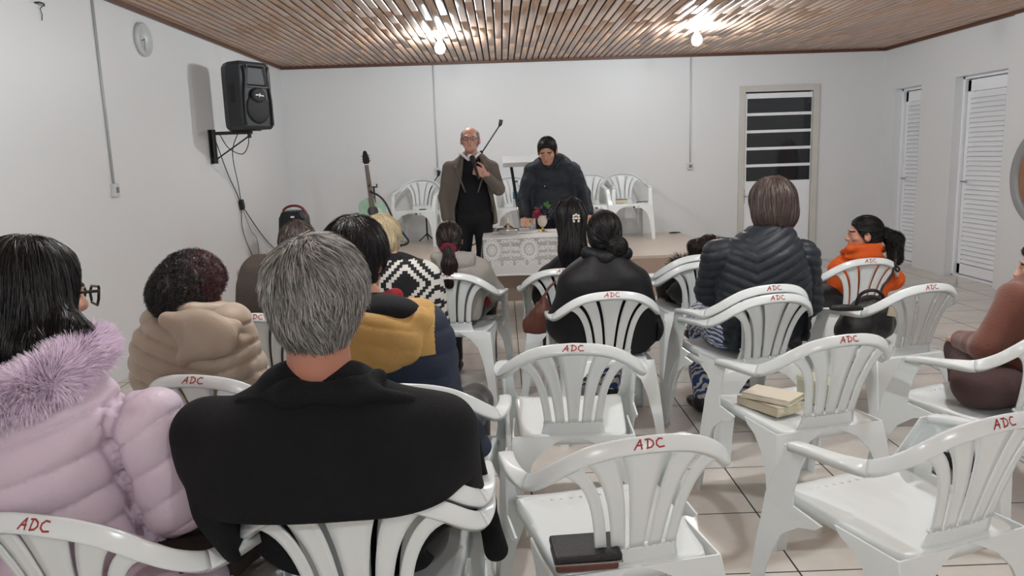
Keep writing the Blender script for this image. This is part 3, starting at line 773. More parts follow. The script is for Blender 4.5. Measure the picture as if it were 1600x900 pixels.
# red hand lettering on the rail, read from behind
LT = [[(0, 0), (0.45, 0.5), (1.0, 1.05)], [(1.0, 1.05), (0.98, 0.5), (1.0, 0)], [(0.35, 0.42), (1.15, 0.42)],
      [(1.75, 0.0), (1.85, 0.5), (1.95, 1.0)], [(1.6, 0.98), (2.2, 1.0), (2.6, 0.75), (2.65, 0.4), (2.3, 0.1), (1.65, 0.0)],
      [(4.0, 0.95), (3.5, 1.0), (3.1, 0.7), (3.05, 0.3), (3.4, 0.02), (4.1, 0.1)]]
bm = bmesh.new(); Nf = np.array([0, -0.88, 0.48]); Nf /= np.linalg.norm(Nf); xs_ = [p[0] for p in full]
def onrail(x, v):
    c = np.array([x, np.interp(x, xs_, [p[1] for p in full]), np.interp(x, xs_, [p[2] for p in full])])
    w = np.array([0, 0.48, 0.88]); u = v / 0.0205
    return Vector(c + w * v + Nf * 0.022 * (0.57 - 0.10 * u * u + 0.01))
for st_ in LT:
    pts = [(p[0] * 0.0185 - 0.038, p[1] * 0.021 - 0.0105) for p in st_]
    dense = []
    for a, b in zip(pts, pts[1:]):
        for k in range(4): dense.append((a[0] + (b[0] - a[0]) * k / 4, a[1] + (b[1] - a[1]) * k / 4))
    dense.append(pts[-1])
    for a, b in zip(dense, dense[1:]):
        d = Vector((b[0] - a[0], b[1] - a[1])).normalized(); n_ = Vector((-d.y, d.x)) * 0.0019; e = d * 0.0008
        q = [(a[0] - e.x + n_.x, a[1] - e.y + n_.y), (b[0] + e.x + n_.x, b[1] + e.y + n_.y), (b[0] + e.x - n_.x, b[1] + e.y - n_.y), (a[0] - e.x - n_.x, a[1] - e.y - n_.y)]
        bm.faces.new([bm.verts.new(onrail(*c)) for c in q])
me = keep('lettering', bm, False); me.materials.clear(); me.materials.append(MT['marker'])
def make_chair():
    t = empty('plastic_armchair', (0, 0, 0))
    def P(nm, key, par=t):
        o = bpy.data.objects.new(nm, ME[key]); COL.objects.link(o); o.parent = par; return o
    P('seat', 'seat'); P('backrest', 'backrest'); r = P('top_rail', 'top_rail'); P('lettering', 'lettering', r)
    P('armrest', 'armrest_l'); P('armrest', 'armrest_r')
    for k in ('front_leg_l', 'front_leg_r', 'rear_leg_l', 'rear_leg_r'): P('leg', k)
    return t
CH0 = None
def chair(loc, deg, lab, group='white plastic armchairs in the rows'):
    global CH0
    if CH0 is None: CH0 = make_chair(); c = CH0
    else: c = copy_tree(CH0)
    c.location = loc; c.rotation_euler = (0, 0, math.radians(deg)); tag(c, lab, 'chair', group); return c
def chair_at(px, py, deg, lab, z=0.0, group='white plastic armchairs in the rows'):
    """px, py: middle of the top rail's upper edge in the photograph"""
    p = Wz(px, py, 0.785 + z); o = p - Vector((*(R3(math.radians(deg)) @ Vector((0, -0.285, 0))),))
    return chair((o.x, o.y, z), deg, lab, group)
CH = {}
CH['lav'] = chair_at(62, 803, -16, 'white plastic armchair under the woman in the lavender puffer coat')
CH['coat'] = chair_at(541, 766, 0, 'lower white armchair of the stacked pair under the grey-haired man')
u = CH['coat']; fwd = R3(math.radians(0)) @ Vector((0, 0.03, 0))
CH['coat2'] = chair((u.location.x + fwd.x, u.location.y + fwd.y, 0.04), 0, 'upper white armchair of the stacked pair under the grey-haired man')
CH['near'] = chair_at(1010, 680, 11, 'white plastic armchair in the nearest row holding a black zipped case')
CH['right'] = chair_at(1560, 648, 20, 'empty white plastic armchair at the lower right edge')
CH['mid'] = chair_at(895, 536, -2, 'empty white plastic armchair behind the woman with the hair bun')
CH['books'] = chair_at(1322, 522, 14, 'white plastic armchair with cream books lying on its seat')
CH['beige'] = chair_at(305, 585, -14, 'white plastic armchair under the woman in the beige puffer')
CH['must'] = chair_at(628, 599, -6, 'white plastic armchair under the person in the mustard and navy jacket')
CH['bun'] = chair_at(955, 455, 3, 'white plastic armchair under the woman with the hair bun')
CH['puf'] = chair_at(1212, 459, 14, 'lower white armchair of the stacked pair under the dark puffer woman')
u = CH['puf']; fwd = R3(math.radians(14)) @ Vector((0, 0.03, 0))
CH['puf2'] = chair((u.location.x + fwd.x, u.location.y + fwd.y, 0.04), 14, 'upper white armchair of the stacked pair under the dark puffer woman')
CH['bag'] = chair_at(1452, 443, 17, 'white plastic armchair with a black handbag on its seat')
CH['brown'] = chair((1.89, 2.94, 0), 24, 'white plastic armchair under the person in brown at the right edge')
CH['man4'] = chair_at(400, 489, -8, 'white plastic armchair under the person in the dark brown jacket')
CH['blonde'] = chair_at(566, 470, -8, 'white plastic armchair under the blonde woman in the patterned sweater')
CH['girl'] = chair_at(700, 426, -10, 'white plastic armchair under the girl in the pale grey coat')
CH['long'] = chair_at(880, 419, -6, 'white plastic armchair under the woman with long black hair')
CH['kid'] = chair_at(1102, 408, 6, 'lower white armchair of the stacked pair under the child with pigtails')
u = CH['kid']; CH['kid2'] = chair((u.location.x, u.location.y + 0.03, 0.04), 6, 'upper white armchair of the stacked pair under the child with pigtails')
CH['orange'] = chair_at(1358, 403, 9, 'white plastic armchair under the girl in the orange hoodie')
SC = 'white plastic armchairs on the platform'
for px, py, Y, dg, lab in ((655, 372, 9.45, 172, 'white plastic armchair on the platform beside the guitar'), (806, 372, 9.35, 184, 'white plastic armchair on the platform behind the lectern'),
        (925, 372, 9.45, 178, 'white plastic armchair on the platform partly behind the praying man'), (979, 368, 9.42, 183, 'white plastic armchair on the platform with a brown book on it')):
    p = W(px, py, Y); c = chair((p.x, Y, STAGE_Z), dg, lab, SC); CH['s%d' % px] = c
    if px != 806:
        lb = obj('sticker', box_bm(-0.11, -0.02, 0.2425, 0.2435, 0.375, 0.402), MT['white'], c)
        obj('sticker_print', (lambda bm: (bx(bm, -0.104, -0.088, 0.2434, 0.244, 0.379, 0.398), bx(bm, -0.055, -0.026, 0.2434, 0.244, 0.379, 0.398), bm)[-1])(bmesh.new()), MT['black'], lb)
# ================================================================ people: head, hands, body, clothes
UP = np.array([0, 0, 1.0])
def frame(yaw, pitch=0, roll=0):      # columns: right, face direction, up; yaw 0 looks away from the camera (+Y)
    return np.array(Matrix.Rotation(math.radians(yaw), 3, 'Z') @ Matrix.Rotation(math.radians(pitch), 3, 'X') @ Matrix.Rotation(math.radians(roll), 3, 'Y'))
def head_fn():
    f = su(0.03, ell((0, -0.012, 0.028), (0.074, 0.094, 0.086)), ell((0, 0.028, -0.03), (0.060, 0.066, 0.082)), ell((0, 0.062, -0.082), (0.034, 0.030, 0.026)))
    f = su(0.014, f, rc((-0.034, 0.082, 0.022), (0.034, 0.082, 0.022), 0.013), rc((0, 0.088, 0.012), (0, 0.107, -0.020), 0.009, 0.012), ell((0, 0.100, -0.028), (0.017, 0.012, 0.009)),
           ell((0.046, 0.062, -0.018), (0.020, 0.018, 0.016)), ell((-0.046, 0.062, -0.018), (0.020, 0.018, 0.016)))
    f = sub(f, su(0.001, ell((0.031, 0.098, 0.005), (0.017, 0.016, 0.010)), ell((-0.031, 0.098, 0.005), (0.017, 0.016, 0.010))), 0.01)
    f = su(0.004, f, ell((0.031, 0.077, 0.005), (0.014, 0.013, 0.012)), ell((-0.031, 0.077, 0.005), (0.014, 0.013, 0.012)))
    f = su(0.005, f, ell((0, 0.089, -0.053), (0.023, 0.010, 0.006)), ell((0, 0.087, -0.063), (0.019, 0.011, 0.007)))
    for s in (1, -1):
        ear = sub(ell((s * 0.082, -0.008, -0.006), (0.012, 0.021, 0.034)), ell((s * 0.094, -0.002, -0.002), (0.010, 0.011, 0.020)), 0.004)
        f = su(0.008, f, ear)
    return f
HEAD = head_fn()
def head_mats(Pl):      # 0 skin, 1 lips, 2 brow, 3 eye white, 4 iris, 5 mouth
    x, y, z = np.abs(Pl[:, 0]), Pl[:, 1], Pl[:, 2]; m = np.zeros(len(Pl), int)
    m[(y > 0.07) & (((x / 0.021) ** 2 + ((z + 0.058) / 0.007) ** 2) < 1)] = 1
    m[(y > 0.05) & (np.abs(z - 0.030 - 0.12 * (0.03 - x)) < 0.0045) & (x > 0.012) & (x < 0.050)] = 2
    e = ((x - 0.031) / 0.012) ** 2 + ((z - 0.005) / 0.0042) ** 2
    m[(y > 0.07) & (e < 1)] = 3; m[(y > 0.07) & (e < 1) & (np.abs(x - 0.031) < 0.0055)] = 4
    return m
def hand_fn(side=1, curl=0.5, spread=0.1, thumb=0.5):
    """wrist at origin, fingers towards +Y, back of the hand +Z, thumb on the side*X side"""
    fs = [rbox((0, 0.045, 0), (0.040, 0.046, 0.013), 0.012), rc((0, -0.02, 0), (0, 0.01, 0), 0.026, 0.027)]
    for i, (x, L, r) in enumerate(((0.030, 0.070, 0.0085), (0.010, 0.080, 0.0088), (-0.011, 0.074, 0.0084), (-0.031, 0.058, 0.0074))):
        p = np.array([side * x, 0.086, 0.0]); a = 0.15 * curl; yaw = side * x * spread * 6
        for k, q in enumerate((0.46, 0.30, 0.24)):
            a += curl * (0.7, 0.95, 0.7)[k]
            d = np.array([math.sin(yaw) * math.cos(a), math.cos(a) * math.cos(yaw), -math.sin(a)]); n = p + d * L * q
            fs.append(rc(p, n, r * (1.05 - 0.08 * k), r * (0.97 - 0.08 * k))); p = n
    p = np.array([side * 0.034, 0.022, -0.004])
    for L, r, (dx, dy, dz) in ((0.038, 0.0125, (0.75, 0.65, -0.25 * thumb)), (0.032, 0.0105, (0.45, 0.85, -0.6 * thumb)), (0.026, 0.009, (0.1, 0.9, -0.9 * thumb))):
        d = np.array([side * dx, dy, dz]); d /= np.linalg.norm(d); n = p + d * L; fs.append(rc(p, n, r, r * 0.9)); p = n
    return su(0.006, *fs)
def hand_frame(d, back):       # columns x, y (finger direction), z (back of hand)
    d = V3(d) / np.linalg.norm(V3(d)); b = V3(back); b = b - d * b.dot(d); b /= np.linalg.norm(b)
    return np.stack([np.cross(d, b), d, b], 1)
def loft(rows, th=0.0, p=2.3):
    """rows (z, cx, cy, half width, half depth), turned by th about z"""
    r = np.array(sorted(rows), float); c, s = math.cos(th), math.sin(th)
    zt, zb = r[-1, 0], r[0, 0]
    # smooth the profile
    zz = np.linspace(zb, zt, 60); prof = np.stack([np.interp(zz, r[:, 0], r[:, k]) for k in range(1, 5)], 1)
    for _ in range(3): prof[1:-1] = (prof[:-2] + 2 * prof[1:-1] + prof[2:]) / 4
    def f(P):
        cx, cy, w, d = [np.interp(P[:, 2], zz, prof[:, k]) for k in range(4)]
        x = P[:, 0] - cx; y = P[:, 1] - cy; u = np.abs(x * c + y * s) / w; v = np.abs(-x * s + y * c) / d
        k = (u ** p + v ** p) ** (1 / p)
        q = (k - 1) * np.minimum(w, d)
        g = np.maximum(P[:, 2] - zt, zb - P[:, 2])
        e = np.maximum(q, g); h = np.maximum(0.03 - np.abs(q - g), 0) / 0.03
        return e + h * h * 0.03 * 0.25
    m = max(r[:, 3].max(), r[:, 4].max())
    return Fn(f, (r[:, 1].min() - m, r[:, 2].min() - m, zb), (r[:, 1].max() + m, r[:, 2].max() + m, zt))
def prow(py, pl, pr, Y, d, dY=0.0):
    a = W(pl, py, Y); b = W(pr, py, Y); return ((a.z + b.z) / 2, (a.x + b.x) / 2, Y + dY, (b.x - a.x) / 2, d)

SK = {}
def skin_mats(rgb, brow=(40, 30, 26), lip=None):
    key = (rgb, brow)
    if key not in SK:
        lip = lip or tuple(int(c * k) for c, k in zip(rgb, (0.90, 0.74, 0.72)))
        SK[key] = [mat('skin', rgb, 0.5, bump=0.08, bscale=220, var=0.06, vscale=18, sss=0.12), mat('lips', lip, 0.45), mat('eyebrow', brow, 0.8), mat('eye_white', (215, 208, 200), 0.25), mat('iris', (38, 26, 20), 0.2)]
    return SK[key]
def folds(amp=0.006, s=9, stretch=(1, 1, 0.6), seed=1):
    st = np.array(stretch)
    return lambda V: amp * (vnoise(V * st, s, seed) + 0.5 * vnoise(V * st, s * 2.2, seed + 3)) 
def puff(period, amp, coord, wr=0.25, sharp=0.45):
    def f(V):
        t = coord(V) / period; q = np.abs(np.sin(math.pi * t)) ** sharp
        return amp * (q - 0.6) + amp * wr * (vnoise(V * np.array([1, 1, 0.5]), 34, 5) + 0.8 * vnoise(V, 14, 8)) 
    return f
def curved(*lists): return [V3(v) for v in lists]

class Person: pass
def seated(label, ch, head, rows, hs=1.0, yaw=0, pitch=0, roll=0, skin=(176, 128, 104), group=None, brow=(34, 26, 24), arms=None, arm_r=(0.066, 0.058, 0.045), knees=None, res=0.011,
           jacket='jacket', jmat=None, jdisp=None, jmatfn=None, tmat=None, th=None, p=2.3, hem=None, leg_s=1.0, shoe=None, hip_w=0.10, neck_dy=0.0, spine_rows=None, lift=0.0, skirt=False, extra=None, k=0.05, jres=None, jname_mats=None, neckr=0.052, wristz=None, ztop=0.782):
    P = Person(); cx, cy = ch.location.x, ch.location.y; zc = ch.location.z
    th = ch.rotation_euler.z if th is None else math.radians(th)
    r = np.array([math.cos(th), math.sin(th), 0]); f = np.array([-math.sin(th), math.cos(th), 0]); c0 = np.array([cx, cy, 0.0])
    P.r, P.f = r, f
    root = thing('person', label, 'person', (cx, cy, 0), 0, group); P.root = root; O = V3(root.location); P.O = O
    T = V3(W(*head)); Rh = frame(yaw, pitch, roll); P.Rh, P.hs = Rh, hs
    Hc = T - Rh @ np.array([0, -0.012, 0.0]) * hs - np.array([0, 0, 0.114]) * hs; P.Hc = Hc
    head_w = place(HEAD, Rh, Hc, hs)
    rr = sorted(rows); top = rr[-1]; P.top = top
    sh = max(rr[-3:], key=lambda q: q[3]) if len(rr) > 3 else rr[-2]
    seat = 0.445 + zc + lift
    pel = c0 + UP * (seat + 0.09) - f * 0.05
    # torso column continues down to the seat
    lowest = rr[0]
    base = [(seat + 0.02, pel[0], pel[1], max(lowest[3] * 0.9, 0.16 * leg_s), 0.13), (seat + 0.12, pel[0] * 0.7 + lowest[1] * 0.3, pel[1] * 0.7 + lowest[2] * 0.3, max(lowest[3] * 0.92, 0.16 * leg_s), 0.135)]
    rows_all = [b for b in base if b[0] < lowest[0] - 0.04] + list(rr); P.rows = rows_all
    P.neck = np.array([top[1], top[2] + neck_dy, top[0] - 0.02])
    # arms
    A = {}
    for i, s in ((0, -1), (1, 1)):
        a = arms[i] if arms is not None else None
        if a is None:
            shw = sh[3] - arm_r[0] * 0.75
            S = np.array([sh[1], sh[2], sh[0] - 0.02]) + r * s * shw + f * 0.0
            z2 = max(S[2] - 0.27 * max(hs, 0.8), seat + 0.14)
            E = np.array([S[0], S[1], z2]) + r * s * 0.035 + f * 0.06
            Wr = E + f * 0.20 - r * s * 0.10; Wr[2] = seat + 0.165
        else: S, E, Wr = [V3(q) for q in a]
        A[s] = (S, E, Wr)
    P.A = A
    # hips, knees, ankles
    K = {}
    for i, s in ((0, -1), (1, 1)):
        hp = pel + r * s * hip_w - UP * 0.02
        if knees is None: kn = hp + f * 0.43 * leg_s + r * s * 0.02; kn[2] = seat + 0.065
        else: kn = V3(knees[i])
        an = kn - f * 0.03; an[2] = 0.10
        if leg_s < 0.8: an[2] = max(0.10, kn[2] - 0.30)
        K[s] = (hp, kn, an)
    P.K = K
    # skin: one continuous body
    g = [loft([(z, x, y, w * 0.72, d * 0.72) for z, x, y, w, d in rows_all[:-1]], th), rc(P.neck - UP * 0.04, Hc + Rh @ np.array([0, -0.03, -0.06]) * hs, (neckr + 0.012) * hs, neckr * hs)]
    for s in (-1, 1):
        S, E, Wr = A[s]; g += [rc(S, E, 0.042, 0.036), rc(E, Wr, 0.035, 0.026)]
        hp, kn, an = K[s]; g += [rc(hp, kn, 0.062, 0.045), rc(kn, an, 0.043, 0.032)]
    bodyf = su(0.03, *g); r2 = np.array([math.cos(ch.rotation_euler.z), math.sin(ch.rotation_euler.z), 0]); f2 = np.array([-r2[1], r2[0], 0]); b0 = bodyf
    bodyf = Fn(lambda Q: np.maximum(np.maximum(b0(Q), np.maximum(0.46 - Q[:, 2] + zc, 0.05 - (Q - c0) @ f2) if False else b0(Q)), -np.maximum((Q - c0) @ f2 - (-0.115 - 0.255 * (Q[:, 2] - zc - 0.42) + 0.55 * ((Q - c0) @ r2) ** 2), Q[:, 2] - zc - 0.86)), b0.lo, b0.hi)
    V1, Q1 = nets(bodyf, 0.016)
    neckf = su(0.02, head_w, rc(P.neck - UP * 0.03, Hc + Rh @ np.array([0, -0.03, -0.06]) * hs, (neckr + 0.010) * hs, neckr * hs))
    V2, Q2 = nets(neckf, 0.0048 if hs > 0.5 else 0.006)
    m2 = head_mats((V2[Q2].mean(1) - Hc) @ Rh / hs)
    Vs, Qs, Ms = [V1, V2], [Q1, Q2 + len(V1)], [np.zeros(len(Q1), int), m2]; n = len(V1) + len(V2)
    for s in (-1, 1):
        S, E, Wr = A[s]; d = (Wr - E); d[2] = min(d[2], 0) * 0.5; R = hand_frame(d, UP + r * s * 0.3)
        V3_, Q3 = nets(place(hand_fn(-s, 0.55), R, Wr, 0.95 * hs), 0.0055, pad=0.01)
        Vs.append(V3_); Qs.append(Q3 + n); Ms.append(np.zeros(len(Q3), int)); n += len(V3_)
    P.body = npobj('body', np.concatenate(Vs) - O, np.concatenate(Qs), skin_mats(skin, brow), root, True, np.concatenate(Ms))
    P.head_w = head_w
    # jacket
    jt = loft(rows_all, th, p)
    sl = [su(0.03, rc(A[s][0], A[s][1], arm_r[0], arm_r[1]), rc(A[s][1], A[s][2], arm_r[1], arm_r[2])) for s in (-1, 1)]
    P.torso_f, P.sleeve_f = jt, sl
    parts = [jt] + sl + (extra(P) if extra else [])
    jf0 = su(k, *parts); r2 = np.array([math.cos(ch.rotation_euler.z), math.sin(ch.rotation_euler.z), 0]); f2 = np.array([-r2[1], r2[0], 0])
    def clip(Q):      # the clothes stop at the chair back and at the seat
        x = (Q - c0) @ r2; y = (Q - c0) @ f2; z = Q[:, 2] - zc
        back = np.maximum(y - (-0.205 - 0.255 * (z - 0.42) + 0.55 * x * x + 0.028), z - ztop)
        ang = np.maximum(back, np.abs(x) - 0.25)
        d = jf0(Q); e = -ang; h = np.maximum(0.02 - np.abs(d - e), 0) / 0.02
        d = np.maximum(d, e) + h * h * 0.02 * 0.25
        return np.maximum(d, 0.432 - z)
    jf = Fn(clip, jf0.lo, jf0.hi); P.jf = jf
    P.jacket = soft(jacket, jf, jres or res, jmat, root, O, disp=(jdisp(P) if jdisp else folds()), matfn=(jmatfn(P) if jmatfn else None))
    # trousers and shoes
    tf = [ell(pel - UP * 0.03, (0.17 * max(leg_s, 0.7), 0.13, 0.09), frame(math.degrees(th)))]
    for s in (-1, 1):
        hp, kn, an = K[s]; tf += [rc(hp, kn, 0.082 * max(leg_s, 0.75), 0.064 * max(leg_s, 0.75)), rc(kn, an + UP * 0.02, 0.062 * max(leg_s, 0.75), 0.048)]
    if skirt:
        kk = (K[-1][1] + K[1][1]) / 2
        tf += [rbox((pel + kk) / 2 - UP * 0.02, (0.17, 0.22, 0.07), 0.06, frame(math.degrees(th))), rbox(kk - UP * 0.17 - f * 0.0, (0.17, 0.085, 0.22), 0.06, frame(math.degrees(th)))]
    cl = Fn(lambda Q, g=su(0.04, *tf), zc=zc: np.maximum(g(Q), zc + 0.435 - Q[:, 2] - 9.0 * np.clip(((Q - c0) @ f) - 0.21, 0, 1) * 5), su(0.04, *tf).lo, su(0.04, *tf).hi)
    P.trousers = soft('skirt' if skirt else 'trousers', cl, 0.013, tmat or MT['trousers'], root, O, disp=folds(0.004, 12))
    for s in (-1, 1):
        an = K[s][2]
        sf = su(0.03, ell((0, 0.075, -0.045), (0.043, 0.085, 0.032)), ell((0, -0.01, -0.035), (0.036, 0.045, 0.045)), rc((0, 0, 0.0), (0, 0, -0.02), 0.038, 0.04))
        sf = inter(sf, half((0, 0, -0.085), (0, 0, -1)), 0.006)
        R = frame(math.degrees(th) - s * 6); t = an.copy(); t[2] = max(an[2] - 0.015, 0.086)
        shf = place(sf, R, t, 1.0 if leg_s > 0.8 else 0.8)
        sh_ = soft('shoe', shf, 0.008, shoe or MT['shoe'], root, O)
    return P
MT['trousers'] = mat('dark_trousers', (38, 36, 38), 0.8, bump=0.2, bscale=150, sheen=0.2)
MT['shoe'] = mat('dark_shoe', (34, 30, 29), 0.5, bump=0.1)

# ---------------------------------------------------------------- hair
def hair_mat(name, rgb, rough=0.42, spec=0.6): return mat(name, rgb, rough, var=0.15, vscale=20, spec=spec, attr=True)
def cap_fn(t=0.012, nape=-0.075, ny=0.85, nz=-0.5, fy=0.055, fz=0.035, ears=True, topup=0.0, back=0.0):
    f = su(0.03, ell((0, -0.014, 0.030 + topup / 2), (0.075 + t, 0.096 + t, 0.086 + t + topup / 2)), ell((0, -0.045 - back, -0.02), (0.062 + t, 0.052 + t, 0.066 + t)))
    f = inter(f, half((0, fy, fz), (0, ny, nz)), 0.012)
    f = inter(f, half((0, 0, nape), (0, 0.25, -1)), 0.015)
    if ears:
        for s in (-1, 1): f = sub(f, ell((s * 0.085, 0.0, -0.028), (0.018, 0.030, 0.042)), 0.01)
    return f
def crown_flow(P, down=0.6, crown=(0, -0.05, 0.12)):
    def fl(Q):
        L = (Q - P.Hc) @ P.Rh / P.hs; d = L - np.array(crown); d[:, 2] *= 0.4
        d = d / np.maximum(np.linalg.norm(d, axis=1), 1e-6)[:, None] + np.array([0, 0, -down]); return d @ P.Rh.T
    return fl
def down_flow(P, amt=1.0):
    def fl(Q):
        L = (Q - P.Hc) @ P.Rh / P.hs; d = np.stack([L[:, 0] * 2, L[:, 1] * 2, -np.ones(len(L)) * amt], 1); d[:, 2] -= 0.0
        t = L[:, 2] > 0.07
        return d @ P.Rh.T
    return fl
def back_flow(P, target=(0, -0.10, 0.0)):      # hair pulled back to a knot
    tg = P.Hc + P.Rh @ np.array(target) * P.hs
    return lambda Q: (tg - Q) / np.maximum(np.linalg.norm(tg - Q, axis=1), 1e-6)[:, None]
def hair(P, f, m, n, length, flow, name='hair', local=True, res=0.006, base_tone=0.5, disp=None, **kw):
    g = place(f, P.Rh, P.Hc, P.hs) if local else f
    o = soft(name, g, res, m, P.root, P.O, disp=disp, tonefn=lambda V: np.full(len(V), base_tone))
    s = strands('hair_strands', g, n, length, m, o, P.O, flow, **kw); 
    return o, g
HB = hair_mat('black_hair', (19, 16, 17), 0.42, 0.4)
HDB = hair_mat('dark_brown_hair', (40, 29, 26), 0.42, 0.45)
def cloth(name, rgb, rough=0.75, bump=0.25, bs=180, sheen=0.0, var=0.05, spec=0.3): return mat(name, rgb, rough, bump=bump, bscale=bs, sheen=sheen, var=var, spec=spec)
# ================================================================ the seated people, row by row
GP = None
# --- grey-haired man, nearest
mb = cloth('black_wool_coat', (16, 17, 20), 0.9, 0.35, 260, 0.0)
def coat_extra(P):
    a = lambda *q: V3(W(*q))
    return [rc(a(455, 608, 1.60), a(545, 608, 1.60), 0.042), rc(a(400, 640, 1.60), a(455, 600, 1.60), 0.04), rc(a(640, 645, 1.60), a(545, 600, 1.60), 0.04)]
YM = 1.62
P = seated('grey-haired man in a black wool coat seen from behind, nearest the camera', CH['coat2'], (492, 392, 1.63),
    [prow(870, 400, 660, YM, 0.19), prow(815, 352, 715, YM, 0.20), prow(770, 315, 728, YM, 0.205), prow(720, 300, 722, YM, 0.185), prow(660, 308, 715, YM, 0.15), prow(632, 335, 690, YM, 0.125), prow(608, 400, 610, YM, 0.09), prow(590, 440, 560, YM, 0.07)],
    hs=1.05, yaw=-6, pitch=-4, skin=(190, 128, 106), jacket='coat', jmat=mb, res=0.009, extra=coat_extra, k=0.06, p=2.6, th=0, ztop=0.702, jres=0.008,
    arms=[(W(325, 672, YM), W(330, 752, 1.70), W(380, 760, 1.98)), (W(690, 672, YM), W(712, 775, 1.72), W(660, 800, 1.98))], arm_r=(0.072, 0.066, 0.05), jdisp=lambda P: folds(0.004, 5, (1, 1, 0.5), 2), neck_dy=0.0, neckr=0.061)
capf = su(0.03, cap_fn(0.009, -0.115, topup=0.012, ny=0.85, fz=0.03), inter(ell((0.0, -0.03, 0.045), (0.094, 0.098, 0.090)), half((0, 0.05, 0.05), (0, 0.85, -0.5)), 0.02))
for s in (-1, 1): capf = sub(capf, ell((s * 0.095, 0.0, -0.02), (0.028, 0.030, 0.046)), 0.012)
hm = hair_mat('grey_hair', (150, 147, 142), 0.5)
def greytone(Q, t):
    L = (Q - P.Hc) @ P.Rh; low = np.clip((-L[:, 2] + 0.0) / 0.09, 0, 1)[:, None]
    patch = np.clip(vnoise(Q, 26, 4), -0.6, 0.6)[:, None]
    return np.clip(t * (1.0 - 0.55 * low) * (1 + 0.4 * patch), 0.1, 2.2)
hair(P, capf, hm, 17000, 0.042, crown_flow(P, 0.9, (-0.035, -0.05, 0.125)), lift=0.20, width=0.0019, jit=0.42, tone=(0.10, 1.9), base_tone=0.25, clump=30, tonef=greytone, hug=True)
hair_under = None
# turned-down collar of the coat and the coat tail hanging by the chair
a = lambda *q: V3(W(*q))
colf = su(0.03, rc(a(418, 598, 1.62), a(455, 616, 1.535), 0.020, 0.024), rc(a(455, 616, 1.535), a(545, 614, 1.53), 0.025), rc(a(545, 614, 1.53), a(590, 590, 1.60), 0.024, 0.020), rc(a(380, 630, 1.57), a(455, 618, 1.535), 0.018), rc(a(640, 628, 1.57), a(560, 612, 1.535), 0.018))
soft('collar', colf, 0.006, mb, P.root, P.O)
tl = su(0.03, rc(a(742, 690, 1.80), a(756, 780, 1.80), 0.016, 0.026), rc(a(756, 780, 1.80), a(776, 858, 1.80), 0.026, 0.032))
soft('coat_tail', tl, 0.007, mb, P.root, P.O, disp=folds(0.004, 14))
soft('coat_skirt', loft([(0.50, P.rows[0][1], 1.80, 0.16, 0.11), (0.80, P.rows[0][1], 1.76, 0.17, 0.11)], 0.03), 0.012, mb, P.root, P.O)

# --- woman in the lavender puffer, nearest left
lv = cloth('lavender_nylon', (216, 197, 211), 0.5, 0.18, 70, 0.1, 0.04, 0.4)
YV = 1.66
def lav_disp(P):
    S, E, Wr = P.A[1]; ax = (E - S) / np.linalg.norm(E - S)
    def f(V):
        dt = P.torso_f(V); da = P.sleeve_f[1](V); arm = da < dt
        tz = V[:, 2] * 1.0 + 0.30 * (V[:, 0] - P.root.location.x) * -1.0 + 0.02 * vnoise(V, 5, 3)
        ta = (V - S) @ ax + 0.35 * ((V - S) @ P.r) + 0.015 * vnoise(V, 7, 4)
        t = np.where(arm, ta / 0.085, tz / 0.088)
        q = np.abs(np.sin(math.pi * t)) ** 0.30
        wr = vnoise(V * np.array([1, 1, 0.35]), 42, 5) * (1 - q) * 0.9 + 0.5 * vnoise(V, 13, 8)
        seam = np.exp(-((dt - da) / 0.014) ** 2) * 0.022
        return np.where(arm, 0.015, 0.024) * (q - 0.72) + 0.006 * wr - seam
    return f
P = seated('woman in a lavender puffer coat with fur-trimmed hood, seen from behind at the left edge', CH['lav'], (32, 386, 1.70),
    [prow(850, -150, 232, YV, 0.15), prow(760, -160, 215, YV, 0.155), prow(680, -150, 205, YV, 0.15), prow(625, -130, 205, YV, 0.135), prow(590, -90, 150, YV, 0.11), prow(565, -50, 110, YV, 0.08)],
    hs=1.0, yaw=-36, pitch=-6, skin=(206, 160, 136), jacket='puffer_coat', jmat=lv, jdisp=lav_disp, res=0.0065, jres=0.0062, arm_r=(0.086, 0.078, 0.058), k=0.012, p=2.4,
    arms=[(W(-125, 665, YV), W(-150, 830, 1.72), W(-80, 860, 1.95)), (W(230, 664, YV - 0.02), W(276, 772, 1.66), W(205, 850, 1.86))], tmat=cloth('brown_wool_trousers', (66, 54, 50)))
hf = su(0.04, place(cap_fn(0.022, -0.16, ny=0.9, nz=-0.35, fy=0.06, fz=0.0, ears=False), P.Rh, P.Hc, 1.0), ell(P.Hc + np.array([-0.005, -0.03, -0.06]), (0.103, 0.10, 0.12)),
        rc(P.Hc + np.array([-0.07, -0.07, -0.10]), a(-20, 560, 1.58), 0.06, 0.035), rc(P.Hc + np.array([0.0, -0.07, -0.09]), a(50, 545, 1.58), 0.065, 0.035), rc(P.Hc + np.array([0.06, -0.03, -0.08]), a(112, 525, 1.62), 0.042, 0.018), rc(a(110, 505, 1.64), a(140, 517, 1.63), 0.02, 0.007))
hf = inter(hf, half(P.Hc + P.Rh @ np.array([0, 0.055, 0.0]), P.Rh @ np.array([0, 1, -0.25])), 0.01)
hair(P, hf, HB, 16000, 0.13, down_flow(P, 1.6), local=False, width=0.0011, jit=0.10, tone=(0.4, 1.7), lift=0.0, steps=6)
fe = [(148, 542, 1.68), (128, 558, 1.62), (95, 582, 1.555), (48, 606, 1.52), (-10, 628, 1.50), (-80, 640, 1.52), (-140, 600, 1.60)]
ff = su(0.03, *[rc(a(*p0), a(*p1), 0.030) for p0, p1 in zip(fe, fe[1:])])
fm = hair_mat('lavender_fur', (234, 218, 232), 0.7, 0.2)
